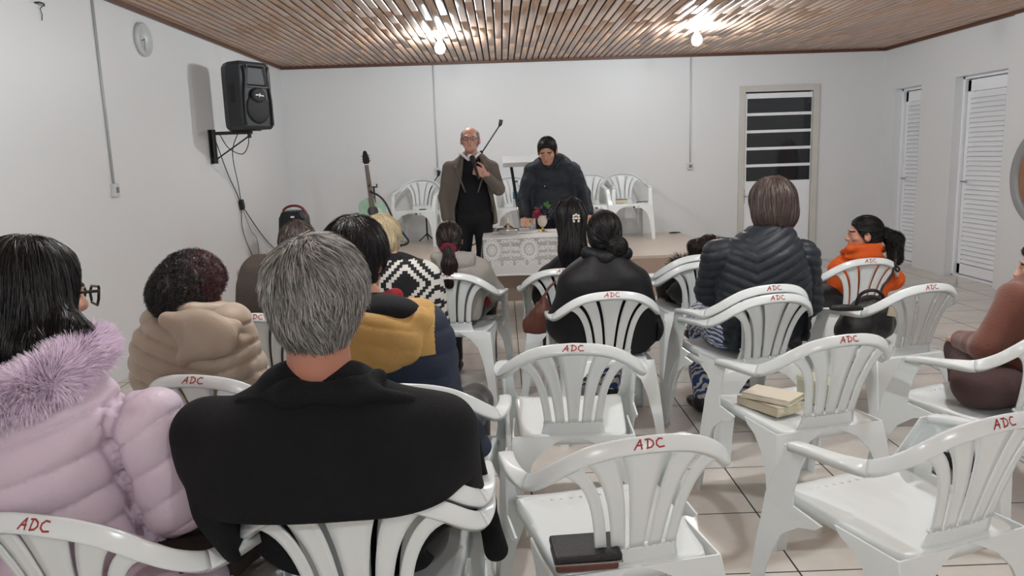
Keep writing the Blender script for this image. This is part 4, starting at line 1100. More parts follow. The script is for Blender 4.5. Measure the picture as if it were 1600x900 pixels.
fo = soft('fur_trim', ff, 0.009, fm, P.root, P.O, tonefn=lambda V: np.full(len(V), 1.0))
strands('fur_strands', ff, 30000, 0.032, fm, fo, P.O, lambda Q: grad(ff, Q) * 0.9 + np.array([0.15, 0, 0.1]), lift=0.8, width=0.0019, jit=0.9, tone=(0.95, 1.5), clump=26, hug=False, twist=0.9)
hd_ = su(0.03, ell(a(10, 680, 1.56), (0.20, 0.05, 0.085)), rc(a(60, 640, 1.56), a(-80, 700, 1.54), 0.04))
soft('hood', hd_, 0.008, lv, P.root, P.O, disp=folds(0.006, 8))
g_ = lambda x, y, z: tuple(P.Hc + P.Rh @ np.array([x, y, z]) - P.O)
bm = bmesh.new(); tube(bm, [g_(0.078, -0.01, 0.012), g_(0.080, 0.06, 0.014), g_(0.074, 0.108, 0.014)], 0.0035)
tube(bm, [g_(0.074, 0.108, 0.022), g_(0.064, 0.112, 0.024), g_(0.020, 0.118, 0.022), g_(0.010, 0.119, 0.006), g_(0.022, 0.118, -0.018), g_(0.058, 0.112, -0.020), g_(0.072, 0.108, -0.004), g_(0.074, 0.108, 0.022)], 0.0032)
tube(bm, [g_(-0.074, 0.108, 0.022), g_(-0.020, 0.118, 0.022), g_(-0.010, 0.119, 0.006), g_(-0.022, 0.118, -0.018), g_(-0.058, 0.112, -0.020), g_(-0.072, 0.108, -0.004), g_(-0.074, 0.108, 0.022)], 0.0032)
obj('glasses', bm, MT['black_gloss'], P.root, True)

# --- woman in the beige puffer
bg = cloth('beige_nylon', (178, 161, 144), 0.5, 0.15, 80, 0.1, 0.04, 0.4)
YB2 = 2.68
def chev(period, amp, slope, P, cx=None, arms=True):
    def f(V):
        dt = P.torso_f(V); da = np.minimum(P.sleeve_f[0](V), P.sleeve_f[1](V)); arm = da < dt
        x = (V - V3(P.root.location)) @ P.r
        t = np.where(arm, (V[:, 2] + 0.25 * np.abs(x)) / period, (V[:, 2] - slope * np.abs(x)) / period)
        q = np.abs(np.sin(math.pi * t)) ** 0.33
        seam = np.exp(-((dt - da) / 0.010) ** 2) * amp * 0.6
        return amp * (q - 0.7) + amp * 0.22 * (vnoise(V, 30, 5) * (1.2 - q) + vnoise(V, 12, 2)) - seam
    return f
P = seated('woman with dark curly hair in a beige puffer coat, by the left wall', CH['beige'], (296, 412, 2.72),
    [prow(600, 205, 405, YB2, 0.15), prow(560, 200, 410, YB2, 0.155), prow(525, 205, 405, YB2, 0.145), prow(500, 222, 392, YB2, 0.13), prow(486, 250, 368, YB2, 0.10), prow(474, 272, 348, YB2, 0.07)],
    hs=0.95, yaw=-30, pitch=-10, skin=(176, 128, 104), jacket='puffer_coat', jmat=bg, jdisp=lambda P: chev(0.058, 0.017, 0.30, P), res=0.008, jres=0.0065, arm_r=(0.082, 0.075, 0.055), k=0.03)
cv = su(0.04, place(cap_fn(0.035, -0.09, ears=False, topup=0.01, fy=0.05), P.Rh, P.Hc, 0.95), ell(P.Hc + np.array([-0.045, -0.05, 0.005]), (0.095, 0.09, 0.085)))
hc = hair_mat('curly_hair', (30, 22, 23), 0.5)
def redtone(Q, t):
    L = Q - P.Hc; r = np.clip((L[:, 0] + 0.4 * L[:, 2] - 0.062) / 0.02, 0, 1)[:, None]; return t * (1 + r * np.array([4.2, 0.4, 1.0]))
hair(P, cv, hc, 13000, 0.050, crown_flow(P, 0.5), local=False, lift=0.45, width=0.0018, jit=0.8, tone=(0.4, 1.4), curl=1.0, steps=8, clump=60, tonef=redtone, disp=lambda V: 0.010 * vnoise(V, 60, 3))
hood = su(0.03, ell(a(318, 522, 2.535), (0.125, 0.045, 0.085), frame(-14, 0, 10)), rc(a(262, 500, 2.56), a(365, 512, 2.56), 0.030, 0.030), rc(a(290, 560, 2.53), a(340, 530, 2.53), 0.03))
soft('hood', hood, 0.007, bg, P.root, P.O, disp=folds(0.004, 10))
soft('collar', su(0.02, rc(a(262, 478, 2.64), a(300, 486, 2.60), 0.028), rc(a(300, 486, 2.60), a(352, 484, 2.66), 0.028)), 0.008, bg, P.root, P.O)

# --- person in the dark brown jacket, further on
db = cloth('brown_jacket', (82, 74, 68), 0.85, 0.5, 150)
P = seated('person in a dark brown jacket partly hidden behind the grey-haired man', CH['man4'], (463, 349, 3.66),
    [prow(500, 368, 530, 3.68, 0.14), prow(440, 370, 526, 3.68, 0.14), prow(412, 385, 512, 3.68, 0.125), prow(398, 415, 490, 3.68, 0.09), prow(388, 440, 480, 3.68, 0.06)], hs=0.98, yaw=0, pitch=-6, skin=(180, 136, 112), jmat=db, jdisp=lambda P: folds(0.006, 8))
hair(P, cap_fn(0.010, -0.085, topup=0.0), hair_mat('thin_brown_hair', (70, 58, 52), 0.5), 7000, 0.03, crown_flow(P, 0.7), lift=0.06, width=0.0022, jit=0.3, tone=(0.4, 1.5), base_tone=0.8)

# --- person in the mustard and navy jacket
mu = cloth('mustard_cloth', (192, 154, 92), 0.6, 0.15, 90); nv = cloth('navy_cloth', (34, 43, 62), 0.65, 0.2, 120); bk = cloth('black_lining', (22, 23, 28), 0.8)
YN = 2.52
P = seated('person with thick black hair in a mustard and navy hooded jacket', CH['must'], (553, 356, 2.58),
    [prow(620, 462, 708, YN, 0.16), prow(560, 458, 712, YN, 0.165), prow(520, 465, 705, YN, 0.155), prow(495, 485, 685, YN, 0.14), prow(478, 515, 650, YN, 0.11), prow(462, 540, 620, YN, 0.075)],
    hs=1.0, yaw=-22, pitch=-8, skin=(190, 138, 112), jmat=[nv, mu], res=0.009, jres=0.006, arm_r=(0.082, 0.078, 0.058), k=0.045,
    jmatfn=lambda P: (lambda C: ((C[:, 2] > W(600, 556, 2.4).z) & (C[:, 0] < W(680, 500, 2.45).x)).astype(int)), jdisp=lambda P: (lambda V: folds(0.005, 6)(V) + 0.006 * (np.abs(np.sin(math.pi * V[:, 2] / 0.075)) ** 0.4 - 0.7)))
hf = su(0.03, cap_fn(0.022, -0.095, topup=0.018, back=0.008), ell((0.0, -0.05, 0.05), (0.088, 0.075, 0.075)))
hair(P, hf, HB, 12000, 0.055, crown_flow(P, 0.8), lift=0.07, width=0.0016, jit=0.35, tone=(0.4, 1.5), clump=24)
rd = cloth('red_knit', (150, 34, 46), 0.9, 0.6, 160)
soft('knit_collar', su(0.02, rc(a(545, 468, 2.55), a(585, 474, 2.47), 0.026), rc(a(585, 474, 2.47), a(618, 462, 2.55), 0.026)), 0.007, rd, P.root, P.O)
hd = su(0.03, ell(a(560, 532, 2.385), (0.205, 0.06, 0.10), frame(-5, 0, 8)), rc(a(655, 500, 2.43), a(600, 560, 2.36), 0.045), rc(a(470, 500, 2.42), a(560, 575, 2.36), 0.04))
ho = soft('hood', hd, 0.008, mu, P.root, P.O, disp=lambda V: folds(0.004, 11)(V) + 0.005 * (np.abs(np.sin(math.pi * (V[:, 2] + 0.2 * (V[:, 0] + 0.5)) / 0.06)) ** 0.4 - 0.7))
soft('hood_lining', su(0.02, ell(a(598, 482, 2.44), (0.125, 0.07, 0.05), frame(-5, 0, 6)), ell(a(560, 490, 2.42), (0.12, 0.06, 0.04))), 0.008, bk, ho, P.O)

# --- blonde woman in the black and white sweater
def sweater():
    m, nt, b = new_mat('patterned_knit'); N = nt.nodes; L = nt.links
    def M(op, x, y=None, z=None):
        n = N.new('ShaderNodeMath'); n.operation = op
        for i, v in enumerate((x, y, z)):
            if v is None: continue
            if isinstance(v, (int, float)): n.inputs[i].default_value = v
            else: L.new(v, n.inputs[i])
        return n.outputs[0]
    tc = N.new('ShaderNodeTexCoord'); sp_ = N.new('ShaderNodeSeparateXYZ'); L.new(tc.outputs['Object'], sp_.inputs[0])
    ang = M('ARCTAN2', sp_.outputs[0], M('MULTIPLY', sp_.outputs[1], -1)) 
    u = M('FLOOR', M('DIVIDE', M('ADD', sp_.outputs[0], 5.0), 0.0135)); v = M('FLOOR', M('DIVIDE', M('ADD', sp_.outputs[2], 0.012), 0.0135))
    pu = M('ABSOLUTE', M('SUBTRACT', M('MODULO', M('ADD', u, 200), 22), 10.5)); pv = M('ABSOLUTE', M('SUBTRACT', M('MODULO', M('ADD', v, 200), 17), 8.5))
    d = M('ADD', pu, pv); w = M('MODULO', M('ADD', d, -5.0 + 44), 4.4)
    msk = M('MULTIPLY', M('LESS_THAN', w, 2.3), M('GREATER_THAN', d, 4.6))
    mx = N.new('ShaderNodeMix'); mx.data_type = 'RGBA'; mx.inputs[6].default_value = lin((26, 26, 28)); mx.inputs[7].default_value = lin((222, 220, 214))
    L.new(msk, mx.inputs[0]); L.new(mx.outputs[2], b.inputs['Base Color']); b.inputs['Roughness'].default_value = 0.9
    nz = N.new('ShaderNodeTexNoise'); nz.inputs['Scale'].default_value = 160; bp = N.new('ShaderNodeBump'); bp.inputs['Strength'].default_value = 0.5; bp.inputs['Distance'].default_value = 0.01
    L.new(nz.outputs[0], bp.inputs['Height']); L.new(bp.outputs[0], b.inputs['Normal']); return m
bkk = cloth('black_knit', (24, 24, 26), 0.9, 0.6, 160)
P = seated('blonde woman in a black and white patterned sweater, mostly hidden by the black-haired person', CH['blonde'], (592, 345, 3.86),
    [prow(520, 560, 690, 3.82, 0.14), prow(460, 558, 692, 3.82, 0.14), prow(425, 562, 682, 3.82, 0.13), prow(408, 572, 660, 3.82, 0.10), prow(394, 585, 632, 3.82, 0.07)], hs=0.98, yaw=-30, pitch=-6, skin=(214, 166, 144), jacket='sweater', jmat=[sweater(), bkk],
    arm_r=(0.070, 0.062, 0.05), jmatfn=lambda P: (lambda C: (C[:, 2] > W(600, 404, 3.8).z).astype(int)), th=-8)
hair(P, su(0.03, cap_fn(0.02, -0.10, topup=0.008, ears=False, fy=0.05), ell((0, -0.05, -0.01), (0.086, 0.066, 0.085))), hair_mat('blonde_hair', (214, 196, 160), 0.45), 9000, 0.05, crown_flow(P, 0.9), lift=0.08, width=0.0022, jit=0.4, tone=(0.65, 1.2), clump=22, base_tone=0.8)

# --- girl in the pale grey coat with a ponytail
gy = cloth('pale_grey_coat', (158, 154, 148), 0.75, 0.3, 120)
P = seated('girl in a pale grey coat with a ponytail tied by a burgundy scrunchie', CH['girl'], (701, 349, 4.66),
    [prow(500, 668, 752, 4.64, 0.12), prow(450, 664, 762, 4.64, 0.13), prow(418, 668, 760, 4.64, 0.12), prow(404, 678, 748, 4.64, 0.10), prow(394, 686, 732, 4.64, 0.075)], hs=0.88, yaw=4, pitch=-4, skin=(190, 142, 118), jacket='coat', jmat=gy, leg_s=0.85, arm_r=(0.055, 0.052, 0.042),
    arms=[None, (W(752, 420, 4.62), W(775, 455, 4.72), W(760, 470, 4.95))])
hair(P, cap_fn(0.010, -0.075, ears=True), HDB, 6000, 0.07, back_flow(P, (0.0, -0.12, -0.03)), width=0.0025, jit=0.06, tone=(0.5, 1.5), lift=0.0)
H = P.Hc
pt = su(0.02, rc(H + np.array([0.0, -0.115, -0.045]), H + np.array([0.004, -0.15, -0.13]), 0.026, 0.042), rc(H + np.array([0.004, -0.15, -0.13]), H + np.array([0.0, -0.155, -0.24]), 0.042, 0.028))
hair(P, pt, HDB, 3500, 0.10, lambda Q: np.tile([0, 0, -1.0], (len(Q), 1)), name='ponytail', local=False, width=0.0022, jit=0.12, tone=(0.4, 1.4), lift=0.02)
bm = bmesh.new(); Mt = Matrix.Translation(Vector(H - P.O + np.array([0, -0.108, -0.045]))) @ Matrix.Rotation(math.radians(70), 4, 'X')
bmesh.ops.create_uvsphere(bm, u_segments=26, v_segments=14, radius=0.044, matrix=Mt @ Matrix.Diagonal((1.1, 0.95, 0.62, 1)))
for i, v in enumerate(bm.verts): v.co += (v.co - Mt.translation).normalized() * 0.004 * math.sin(v.index * 1.7)
obj('scrunchie', bm, cloth('burgundy_velvet', (112, 24, 46), 0.8), P.root, True)
soft('hood', su(0.02, rc(a(680, 402, 4.56), a(735, 402, 4.56), 0.032), ell(a(712, 412, 4.55), (0.12, 0.04, 0.05))), 0.009, gy, P.root, P.O, disp=folds(0.004, 14))

# --- woman with long black hair and a hair clip
bj = cloth('black_jacket', (19, 19, 23), 0.7, 0.3, 120)
P = seated('woman with long black hair held by a small pearl clip, in a black jacket', CH['long'], (891, 312, 4.68),
    [prow(520, 838, 935, 4.66, 0.13), prow(460, 840, 938, 4.66, 0.13), prow(430, 843, 932, 4.66, 0.125), prow(412, 855, 922, 4.66, 0.10), prow(398, 868, 910, 4.66, 0.07)], hs=0.92, yaw=-8, pitch=-2, skin=(190, 140, 115), jmat=bj)
H = P.Hc
hf = su(0.04, place(cap_fn(0.016, -0.10, ears=False), P.Rh, H, 0.92), rc(H + np.array([0, -0.05, 0.0]), H + np.array([0.0, -0.10, -0.20]), 0.085, 0.075), rc(H + np.array([0.0, -0.10, -0.20]), H + np.array([-0.005, -0.125, -0.38]), 0.075, 0.040))
hair(P, hf, HB, 9000, 0.18, down_flow(P, 1.8), local=False, width=0.0022, jit=0.16, tone=(0.4, 1.8), lift=0.01, steps=6)
bm = bmesh.new()
for x, z in ((-0.014, 0.016), (0.0, 0.022), (0.014, 0.016), (-0.016, 0.0), (0.016, 0.0), (-0.014, -0.016), (0.014, -0.016), (0, 0.002)):
    bmesh.ops.create_icosphere(bm, subdivisions=2, radius=0.0085, matrix=Matrix.Translation(Vector(H - P.O + np.array([0.020 + x, -0.143, 0.0 + z]))))
obj('hair_clip', bm, mat('pearl', (226, 214, 200), 0.2), P.root, True)

# --- woman with a bun in the black coat
bc = cloth('black_nylon_coat', (18, 19, 23), 0.55, 0.2, 60)
tb = mat('blue_floral_skirt', (34, 44, 82), 0.8)
def swirl(name, scale):
    m, nt, b = new_mat(name); N = nt.nodes; L = nt.links; tc = N.new('ShaderNodeTexCoord'); wv = N.new('ShaderNodeTexWave'); wv.wave_type = 'RINGS'
    wv.inputs['Scale'].default_value = scale; wv.inputs['Distortion'].default_value = 9; wv.inputs['Detail'].default_value = 2; L.new(tc.outputs['Object'], wv.inputs['Vector'])
    r = N.new('ShaderNodeValToRGB'); e = r.color_ramp.elements; e[0].position = 0.42; e[0].color = lin((28, 34, 58)); e[1].position = 0.5; e[1].color = lin((214, 214, 210)); q = r.color_ramp.elements.new(0.25); q.color = lin((58, 82, 140))
    r.color_ramp.interpolation = 'CONSTANT'; L.new(wv.outputs[0], r.inputs[0]); L.new(r.outputs[0], b.inputs['Base Color']); b.inputs['Roughness'].default_value = 0.8; return m
MT['swirl'] = swirl('blue_white_swirl_print', 14); MT['floral'] = swirl('blue_white_floral_print', 16)
P = seated('woman with a low hair bun in a wide black coat, centre of the rows', CH['bun'], (944, 334, 3.92),
    [prow(560, 885, 1008, 3.84, 0.15), prow(510, 880, 1012, 3.86, 0.17), prow(460, 880, 1010, 3.88, 0.17), prow(430, 878, 1006, 3.88, 0.155), prow(412, 895, 990, 3.88, 0.125), prow(400, 910, 977, 3.88, 0.10), prow(390, 924, 966, 3.88, 0.075)], hs=0.96, yaw=-4, pitch=-5, skin=(184, 132, 106), jacket='coat', jmat=bc,
    arm_r=(0.085, 0.085, 0.06), arms=[(W(900, 448, 3.86), W(880, 505, 3.90), W(895, 505, 4.18)), (W(988, 448, 3.86), W(1008, 514, 3.84), W(985, 510, 4.12))], tmat=MT['floral'], skirt=True, jdisp=lambda P: folds(0.010, 5, (1, 1, 1.6), 4), k=0.06)
H = P.Hc
hair(P, cap_fn(0.012, -0.08), HB, 8000, 0.08, back_flow(P, (0.03, -0.11, -0.045)), width=0.0020, jit=0.06, tone=(0.4, 1.9), lift=0.0)
bn = ell(H + np.array([0.048, -0.112, -0.048]), (0.050, 0.042, 0.048))
hair(P, bn, HB, 2500, 0.07, lambda Q: np.cross(Q - (H + np.array([0.048, -0.112, -0.048])), np.array([0.2, 1, 0.1])), name='hair_bun', local=False, width=0.002, jit=0.02, tone=(0.4, 1.9), lift=0.0)
soft('collar', su(0.02, rc(a(918, 396, 3.86), a(945, 404, 3.80), 0.035), rc(a(945, 404, 3.80), a(978, 396, 3.86), 0.035)), 0.009, bc, P.root, P.O)

# --- child with pigtails, first row
fb = hair_mat('black_fur', (30, 29, 31), 0.7)
P = seated('small child with two pigtails in a fluffy black coat', CH['kid2'], (1108, 369, 5.02),
    [prow(470, 1064, 1130, 5.0, 0.11), prow(440, 1056, 1140, 5.0, 0.12), prow(416, 1056, 1142, 5.0, 0.11), prow(405, 1078, 1136, 5.0, 0.085)], hs=0.80, yaw=-2, pitch=-4, skin=(196, 148, 122), jmat=cloth('black_plush', (26, 25, 27), 0.9), leg_s=0.62, arm_r=(0.055, 0.052, 0.045),
    arms=[(W(1064, 416, 4.94), W(1052, 446, 4.94), W(1056, 462, 5.15)), None], hip_w=0.07)
strands('fur_strands', P.jf, 12000, 0.045, fb, P.jacket, P.O, lambda Q: grad(P.jf, Q) + np.array([0, 0, -0.3]), lift=0.7, width=0.0025, jit=0.5, tone=(0.5, 1.3), clump=40, hug=False, res=0.014)
cap = cap_fn(0.010, -0.08, ears=True)
hair(P, cap, HDB, 5000, 0.06, crown_flow(P, 0.3, (0, 0, 0.14)), width=0.0025, jit=0.1, tone=(0.5, 1.6), lift=0.0)
for s, x in ((-1, 'left'), (1, 'right')):
    H = P.Hc; b0 = H + np.array([s * 0.050, -0.035, 0.070]); b1 = b0 + np.array([s * 0.055, -0.025, -0.03]); b2 = b0 + np.array([s * 0.075, -0.03, -0.14])
    hair(P, su(0.02, rc(b0, b1, 0.020, 0.032), rc(b1, b2, 0.032, 0.014)), HDB, 1600, 0.08, lambda Q: np.tile([s * 0.3, 0, -1.0], (len(Q), 1)), name='pigtail', local=False, width=0.002, jit=0.25, tone=(0.5, 1.5), lift=0.06)
    bm = bmesh.new(); bmesh.ops.create_uvsphere(bm, u_segments=16, v_segments=8, radius=0.024, matrix=Matrix.Translation(Vector(b0 - P.O)) @ Matrix.Rotation(s * 0.9, 4, 'Y') @ Matrix.Diagonal((1, 1, 0.5, 1)))
    obj('hair_tie', bm, mat('coral_tie', (226, 92, 96), 0.6), P.root, True)

# --- woman in the dark grey puffer, on the stacked pair
dp = cloth('charcoal_nylon', (38, 43, 50), 0.5, 0.15, 90)
YD = 3.72
P = seated('woman with a brown bob in a dark grey quilted puffer jacket', CH['puf2'], (1208, 285, 3.76),
    [prow(540, 1128, 1262, 3.66, 0.17), prow(480, 1122, 1264, 3.70, 0.175), prow(430, 1118, 1262, YD, 0.17), prow(395, 1124, 1256, YD, 0.155), prow(374, 1140, 1245, YD, 0.12), prow(362, 1162, 1240, YD, 0.095), prow(350, 1172, 1236, YD, 0.075)],
    hs=1.02, yaw=16, pitch=-4, skin=(196, 146, 122), jacket='puffer_jacket', jmat=dp, jdisp=lambda P: chev(0.048, 0.012, 0.45, P), arm_r=(0.085, 0.080, 0.06), res=0.009, jres=0.0075, k=0.035, tmat=MT['swirl'], skirt=True,
    th=4, knees=[(CH['puf2'].location.x - 0.10, CH['puf2'].location.y + 0.36, 0.55), (CH['puf2'].location.x + 0.14, CH['puf2'].location.y + 0.38, 0.55)],
    arms=[(W(1124, 400, YD), W(1112, 452, 3.86), W(1150, 440, 4.05)), (W(1254, 402, YD), W(1258, 470, 3.80), W(1230, 490, 4.05))])
H = P.Hc
hf = su(0.03, cap_fn(0.026, -0.13, ears=False, topup=0.0, fy=0.05, fz=0.02), ell((0, -0.03, -0.045), (0.106, 0.088, 0.085)))
hf = inter(hf, half((0, 0.045, 0), (0, 1, -0.2)), 0.01)
hair(P, hf, hair_mat('ash_brown_hair', (92, 76, 70), 0.42), 11000, 0.10, down_flow(P, 1.6), width=0.0022, jit=0.14, tone=(0.45, 1.6), lift=0.01, steps=6)

# --- girl in orange, looking left
og = cloth('orange_fleece', (214, 92, 34), 0.8, 0.3, 130)
YO = 4.72
P = seated('girl in an orange hoodie with a curly ponytail, looking left', CH['orange'], (1354, 340, 4.72),
    [prow(500, 1308, 1378, YO, 0.12), prow(450, 1304, 1384, YO, 0.13), prow(415, 1305, 1384, YO, 0.12), prow(398, 1316, 1378, YO, 0.10), prow(386, 1330, 1372, YO, 0.075)], hs=0.93, yaw=76, pitch=-2, roll=0, skin=(198, 146, 120), jacket='hoodie', jmat=og, arm_r=(0.062, 0.058, 0.045),
    arms=[(W(1312, 420, YO), W(1308, 470, 4.78), W(1330, 470, 5.0)), (W(1378, 420, YO), W(1397, 436, 4.70), W(1380, 445, 4.95))], leg_s=0.9)
H = P.Hc
hair(P, cap_fn(0.010, -0.075, ears=True, fy=0.052, fz=0.042), HB, 7000, 0.08, back_flow(P, (0.0, -0.12, 0.01)), width=0.0022, jit=0.05, tone=(0.5, 1.9), lift=0.0)
b0 = H + P.Rh @ np.array([0, -0.105, 0.012]); b1 = b0 + np.array([0.07, -0.02, -0.05]); b2 = b0 + np.array([0.075, -0.03, -0.16])
hair(P, su(0.02, rc(b0, b1, 0.028, 0.042), rc(b1, b2, 0.042, 0.036)), HB, 4500, 0.06, lambda Q: np.tile([0.1, 0, -1.0], (len(Q), 1)), name='ponytail', local=False, width=0.002, jit=0.5, tone=(0.5, 1.6), lift=0.15, curl=0.9, steps=8, disp=lambda V: 0.012 * vnoise(V, 38, 3))
bm = bmesh.new(); bmesh.ops.create_uvsphere(bm, u_segments=20, v_segments=10, radius=0.030, matrix=Matrix.Translation(Vector(b0 - P.O + np.array([0.012, 0, 0]))) @ Matrix.Rotation(1.1, 4, 'Y') @ Matrix.Diagonal((1, 1, 0.5, 1)))
obj('hair_tie', bm, mat('neon_orange_tie', (240, 96, 60), 0.6), P.root, True)
soft('hood', su(0.025, rc(a(1328, 388, 4.62), a(1372, 386, 4.66), 0.026, 0.026), rc(a(1318, 394, 4.72), a(1330, 388, 4.62), 0.022), rc(a(1372, 386, 4.66), a(1380, 390, 4.76), 0.024), ell(a(1350, 400, 4.64), (0.12, 0.04, 0.04))), 0.008, og, P.root, P.O, disp=folds(0.005, 14))

# --- person in brown at the right edge
br_ = cloth('rust_suede', (108, 66, 54), 0.85, 0.35, 120, 0.3, 0.12)
YR = 2.96
cb = CH['brown'].location
P = seated('person in a rust brown jacket and dark trousers, cut off by the right edge', CH['brown'], (1646, 376, 3.02),
    [prow(600, 1545, 1695, YR, 0.15), prow(540, 1552, 1694, YR, 0.15), prow(480, 1564, 1694, YR, 0.145), prow(450, 1576, 1686, YR, 0.13), prow(434, 1598, 1672, YR, 0.10), prow(420, 1614, 1662, YR, 0.07)], hs=0.98, yaw=62, pitch=-6, skin=(204, 156, 134), jmat=br_, arm_r=(0.068, 0.058, 0.044),
    arms=[(W(1585, 468, 2.92), W(1545, 545, 2.90), W(1505, 532, 3.14)), (W(1675, 470, 2.95), W(1690, 560, 3.05), W(1625, 560, 3.3))], tmat=cloth('plum_brown_trousers', (74, 56, 54)), knees=[W(1505, 545, 3.22), W(1560, 560, 3.34)], jdisp=lambda P: folds(0.007, 9))
hair(P, cap_fn(0.014, -0.09), HDB, 4000, 0.04, crown_flow(P, 0.7), lift=0.05, width=0.002, jit=0.3)
# ================================================================ the two standing men
def standing(label, foot, head, rows, inner_rows, arms, hands, hs, yaw, pitch, skin, brow, th, jname, jmat, imat, tmat, opening=None, extra=None, jdisp=None, roll=0, rest_hem=None, arm_r=(0.062, 0.052, 0.043)):
    P = Person(); root = thing('person', label, 'person', foot, 0); P.root = root; O = V3(root.location); P.O = O
    T = V3(W(*head)); Rh = frame(yaw, pitch, roll); P.Rh, P.hs = Rh, hs
    Hc = T - Rh @ np.array([0, -0.012, 0.0]) * hs - np.array([0, 0, 0.114]) * hs; P.Hc = Hc
    rr = sorted(rows); top = rr[-1]; neck = np.array([top[1], top[2], top[0] - 0.02]); P.neck = neck
    hip = np.array([rr[0][1], rr[0][2], 0.90])
    sole = np.array([foot[0], foot[1], 0.0])
    legs = []
    for s in (-1, 1):
        h = hip + np.array([s * 0.09, 0, 0]); k = (h + sole + np.array([s * 0.11, 0, 0])) / 2; k[2] = 0.49; an = sole + np.array([s * 0.11, 0.03, 0.09]); legs.append((h, k, an))
    g = [loft([(z, x, y, w * 0.75, d * 0.72) for z, x, y, w, d in inner_rows], 0), rc(neck - UP * 0.04, Hc + Rh @ np.array([0, -0.03, -0.06]) * hs, 0.062, 0.054 * hs)]
    for S, E, Wr in arms: g += [rc(S, E, 0.042, 0.036), rc(E, Wr, 0.035, 0.027)]
    for h, k, an in legs: g += [rc(h, k, 0.07, 0.05), rc(k, an, 0.046, 0.034)]
    V1, Q1 = nets(su(0.03, *g), 0.016)
    neckf = su(0.02, place(HEAD, Rh, Hc, hs), rc(neck - UP * 0.03, Hc + Rh @ np.array([0, -0.03, -0.06]) * hs, 0.060, 0.054 * hs))
    V2, Q2 = nets(neckf, 0.004)
    Vs, Qs, Ms = [V1, V2], [Q1, Q2 + len(V1)], [np.zeros(len(Q1), int), head_mats((V2[Q2].mean(1) - Hc) @ Rh / hs)]; n = len(V1) + len(V2)
    for (S, E, Wr), (side, curl, d, back, th_) in zip(arms, hands):
        V3_, Q3 = nets(place(hand_fn(side, curl, 0.25, th_), hand_frame(d, back), Wr, 1.0), 0.004, pad=0.01)
        Vs.append(V3_); Qs.append(Q3 + n); Ms.append(np.zeros(len(Q3), int)); n += len(V3_)
    npobj('body', np.concatenate(Vs) - O, np.concatenate(Qs), skin_mats(skin, brow), root, True, np.concatenate(Ms))
    sl = [su(0.03, rc(S, E, arm_r[0], arm_r[1]), rc(E, Wr + (E - Wr) * 0.12, arm_r[1], arm_r[2])) for S, E, Wr in arms]
    tr = loft(rows, 0, 2.4)
    if opening is not None:
        opening = sorted(opening); oz = np.array([o[0] for o in opening]); ox = np.array([o[1] for o in opening]); ow = np.array([o[2] for o in opening]); y0 = rr[2][2]
        cut = Fn(lambda Q: np.maximum(np.abs(Q[:, 0] - np.interp(Q[:, 2], oz, ox)) - np.interp(Q[:, 2], oz, ow), Q[:, 1] - y0), tr.lo, tr.hi)
        tr = sub(tr, cut, 0.012)
        P.inner = soft('sweater', loft(inner_rows, 0, 2.2), 0.009, imat, root, O, disp=folds(0.003, 10))
    jf = su(0.035, tr, *(sl + (extra(P) if extra else []))); P.jf = jf
    soft(jname, jf, 0.0075, jmat, root, O, disp=jdisp or folds(0.006, 8, (1, 1, 0.7)))
    tf = [ell(hip + UP * 0.0, (0.165, 0.115, 0.11))]
    for h, k, an in legs: tf += [rc(h, k, 0.088, 0.070), rc(k, an, 0.070, 0.058)]
    soft('trousers', su(0.05, *tf), 0.011, tmat, root, O, disp=folds(0.004, 9, (1, 1, 0.5)))
    for h, k, an in legs:
        sf = su(0.03, ell((0, 0.075, -0.05), (0.043, 0.095, 0.032)), ell((0, -0.01, -0.04), (0.038, 0.048, 0.045)))
        sf = inter(sf, half((0, 0, -0.085), (0, 0, -1)), 0.006)
        t = an.copy(); t[2] = 0.086; soft('shoe', place(sf, frame(180), t, 1.0), 0.008, MT['shoe'], root, O)
    return P
Y1 = 7.22
tweed = cloth('brown_tweed', (106, 98, 90), 0.9, 0.5, 240, 0.1, 0.1)
A1 = (W(701, 262, Y1), W(694, 308, Y1 - 0.02), W(698, 345, Y1 - 0.08)); A2 = (W(769, 262, Y1), W(779, 296, Y1 - 0.08), W(758, 272, Y1 - 0.27))
op = [(W(0, y, Y1 - 0.1).z, W(x, y, Y1 - 0.1).x, w * 0.00595) for y, x, w in ((236, 734, 14), (250, 735, 11), (275, 738, 13), (300, 741, 18), (330, 741, 24), (352, 742, 30))]
P = standing('elderly man in a brown blazer and black sweater speaking into a microphone', (W(738, 400, Y1).x, Y1, 0), (734, 199, Y1 - 0.02),
    [prow(352, 704, 778, Y1, 0.125), prow(335, 704, 776, Y1, 0.125), prow(300, 706, 770, Y1, 0.115), prow(270, 703, 772, Y1, 0.12), prow(255, 704, 770, Y1, 0.11), prow(247, 712, 762, Y1, 0.085), prow(239, 722, 752, Y1, 0.07)],
    [prow(352, 712, 770, Y1, 0.108), prow(300, 713, 765, Y1, 0.105), prow(270, 712, 764, Y1, 0.108), prow(255, 714, 760, Y1, 0.098), prow(248, 722, 752, Y1, 0.075)],
    [[V3(v) for v in A1], [V3(v) for v in A2]], [(1, 0.5, (0.05, -0.15, -1), (-1, -0.3, 0), 0.5), (1, 1.35, (-0.9, -0.25, 0.42), (0.2, -1, 0.15), 0.9)], 1.02, 178, 4, (200, 150, 132), (150, 140, 132), 0, 'blazer', tweed, cloth('black_knit_sweater', (22, 23, 28), 0.9, 0.3, 160), cloth('black_trousers', (22, 22, 26), 0.8), opening=op, jdisp=folds(0.007, 8, (1, 1, 0.6), 5))
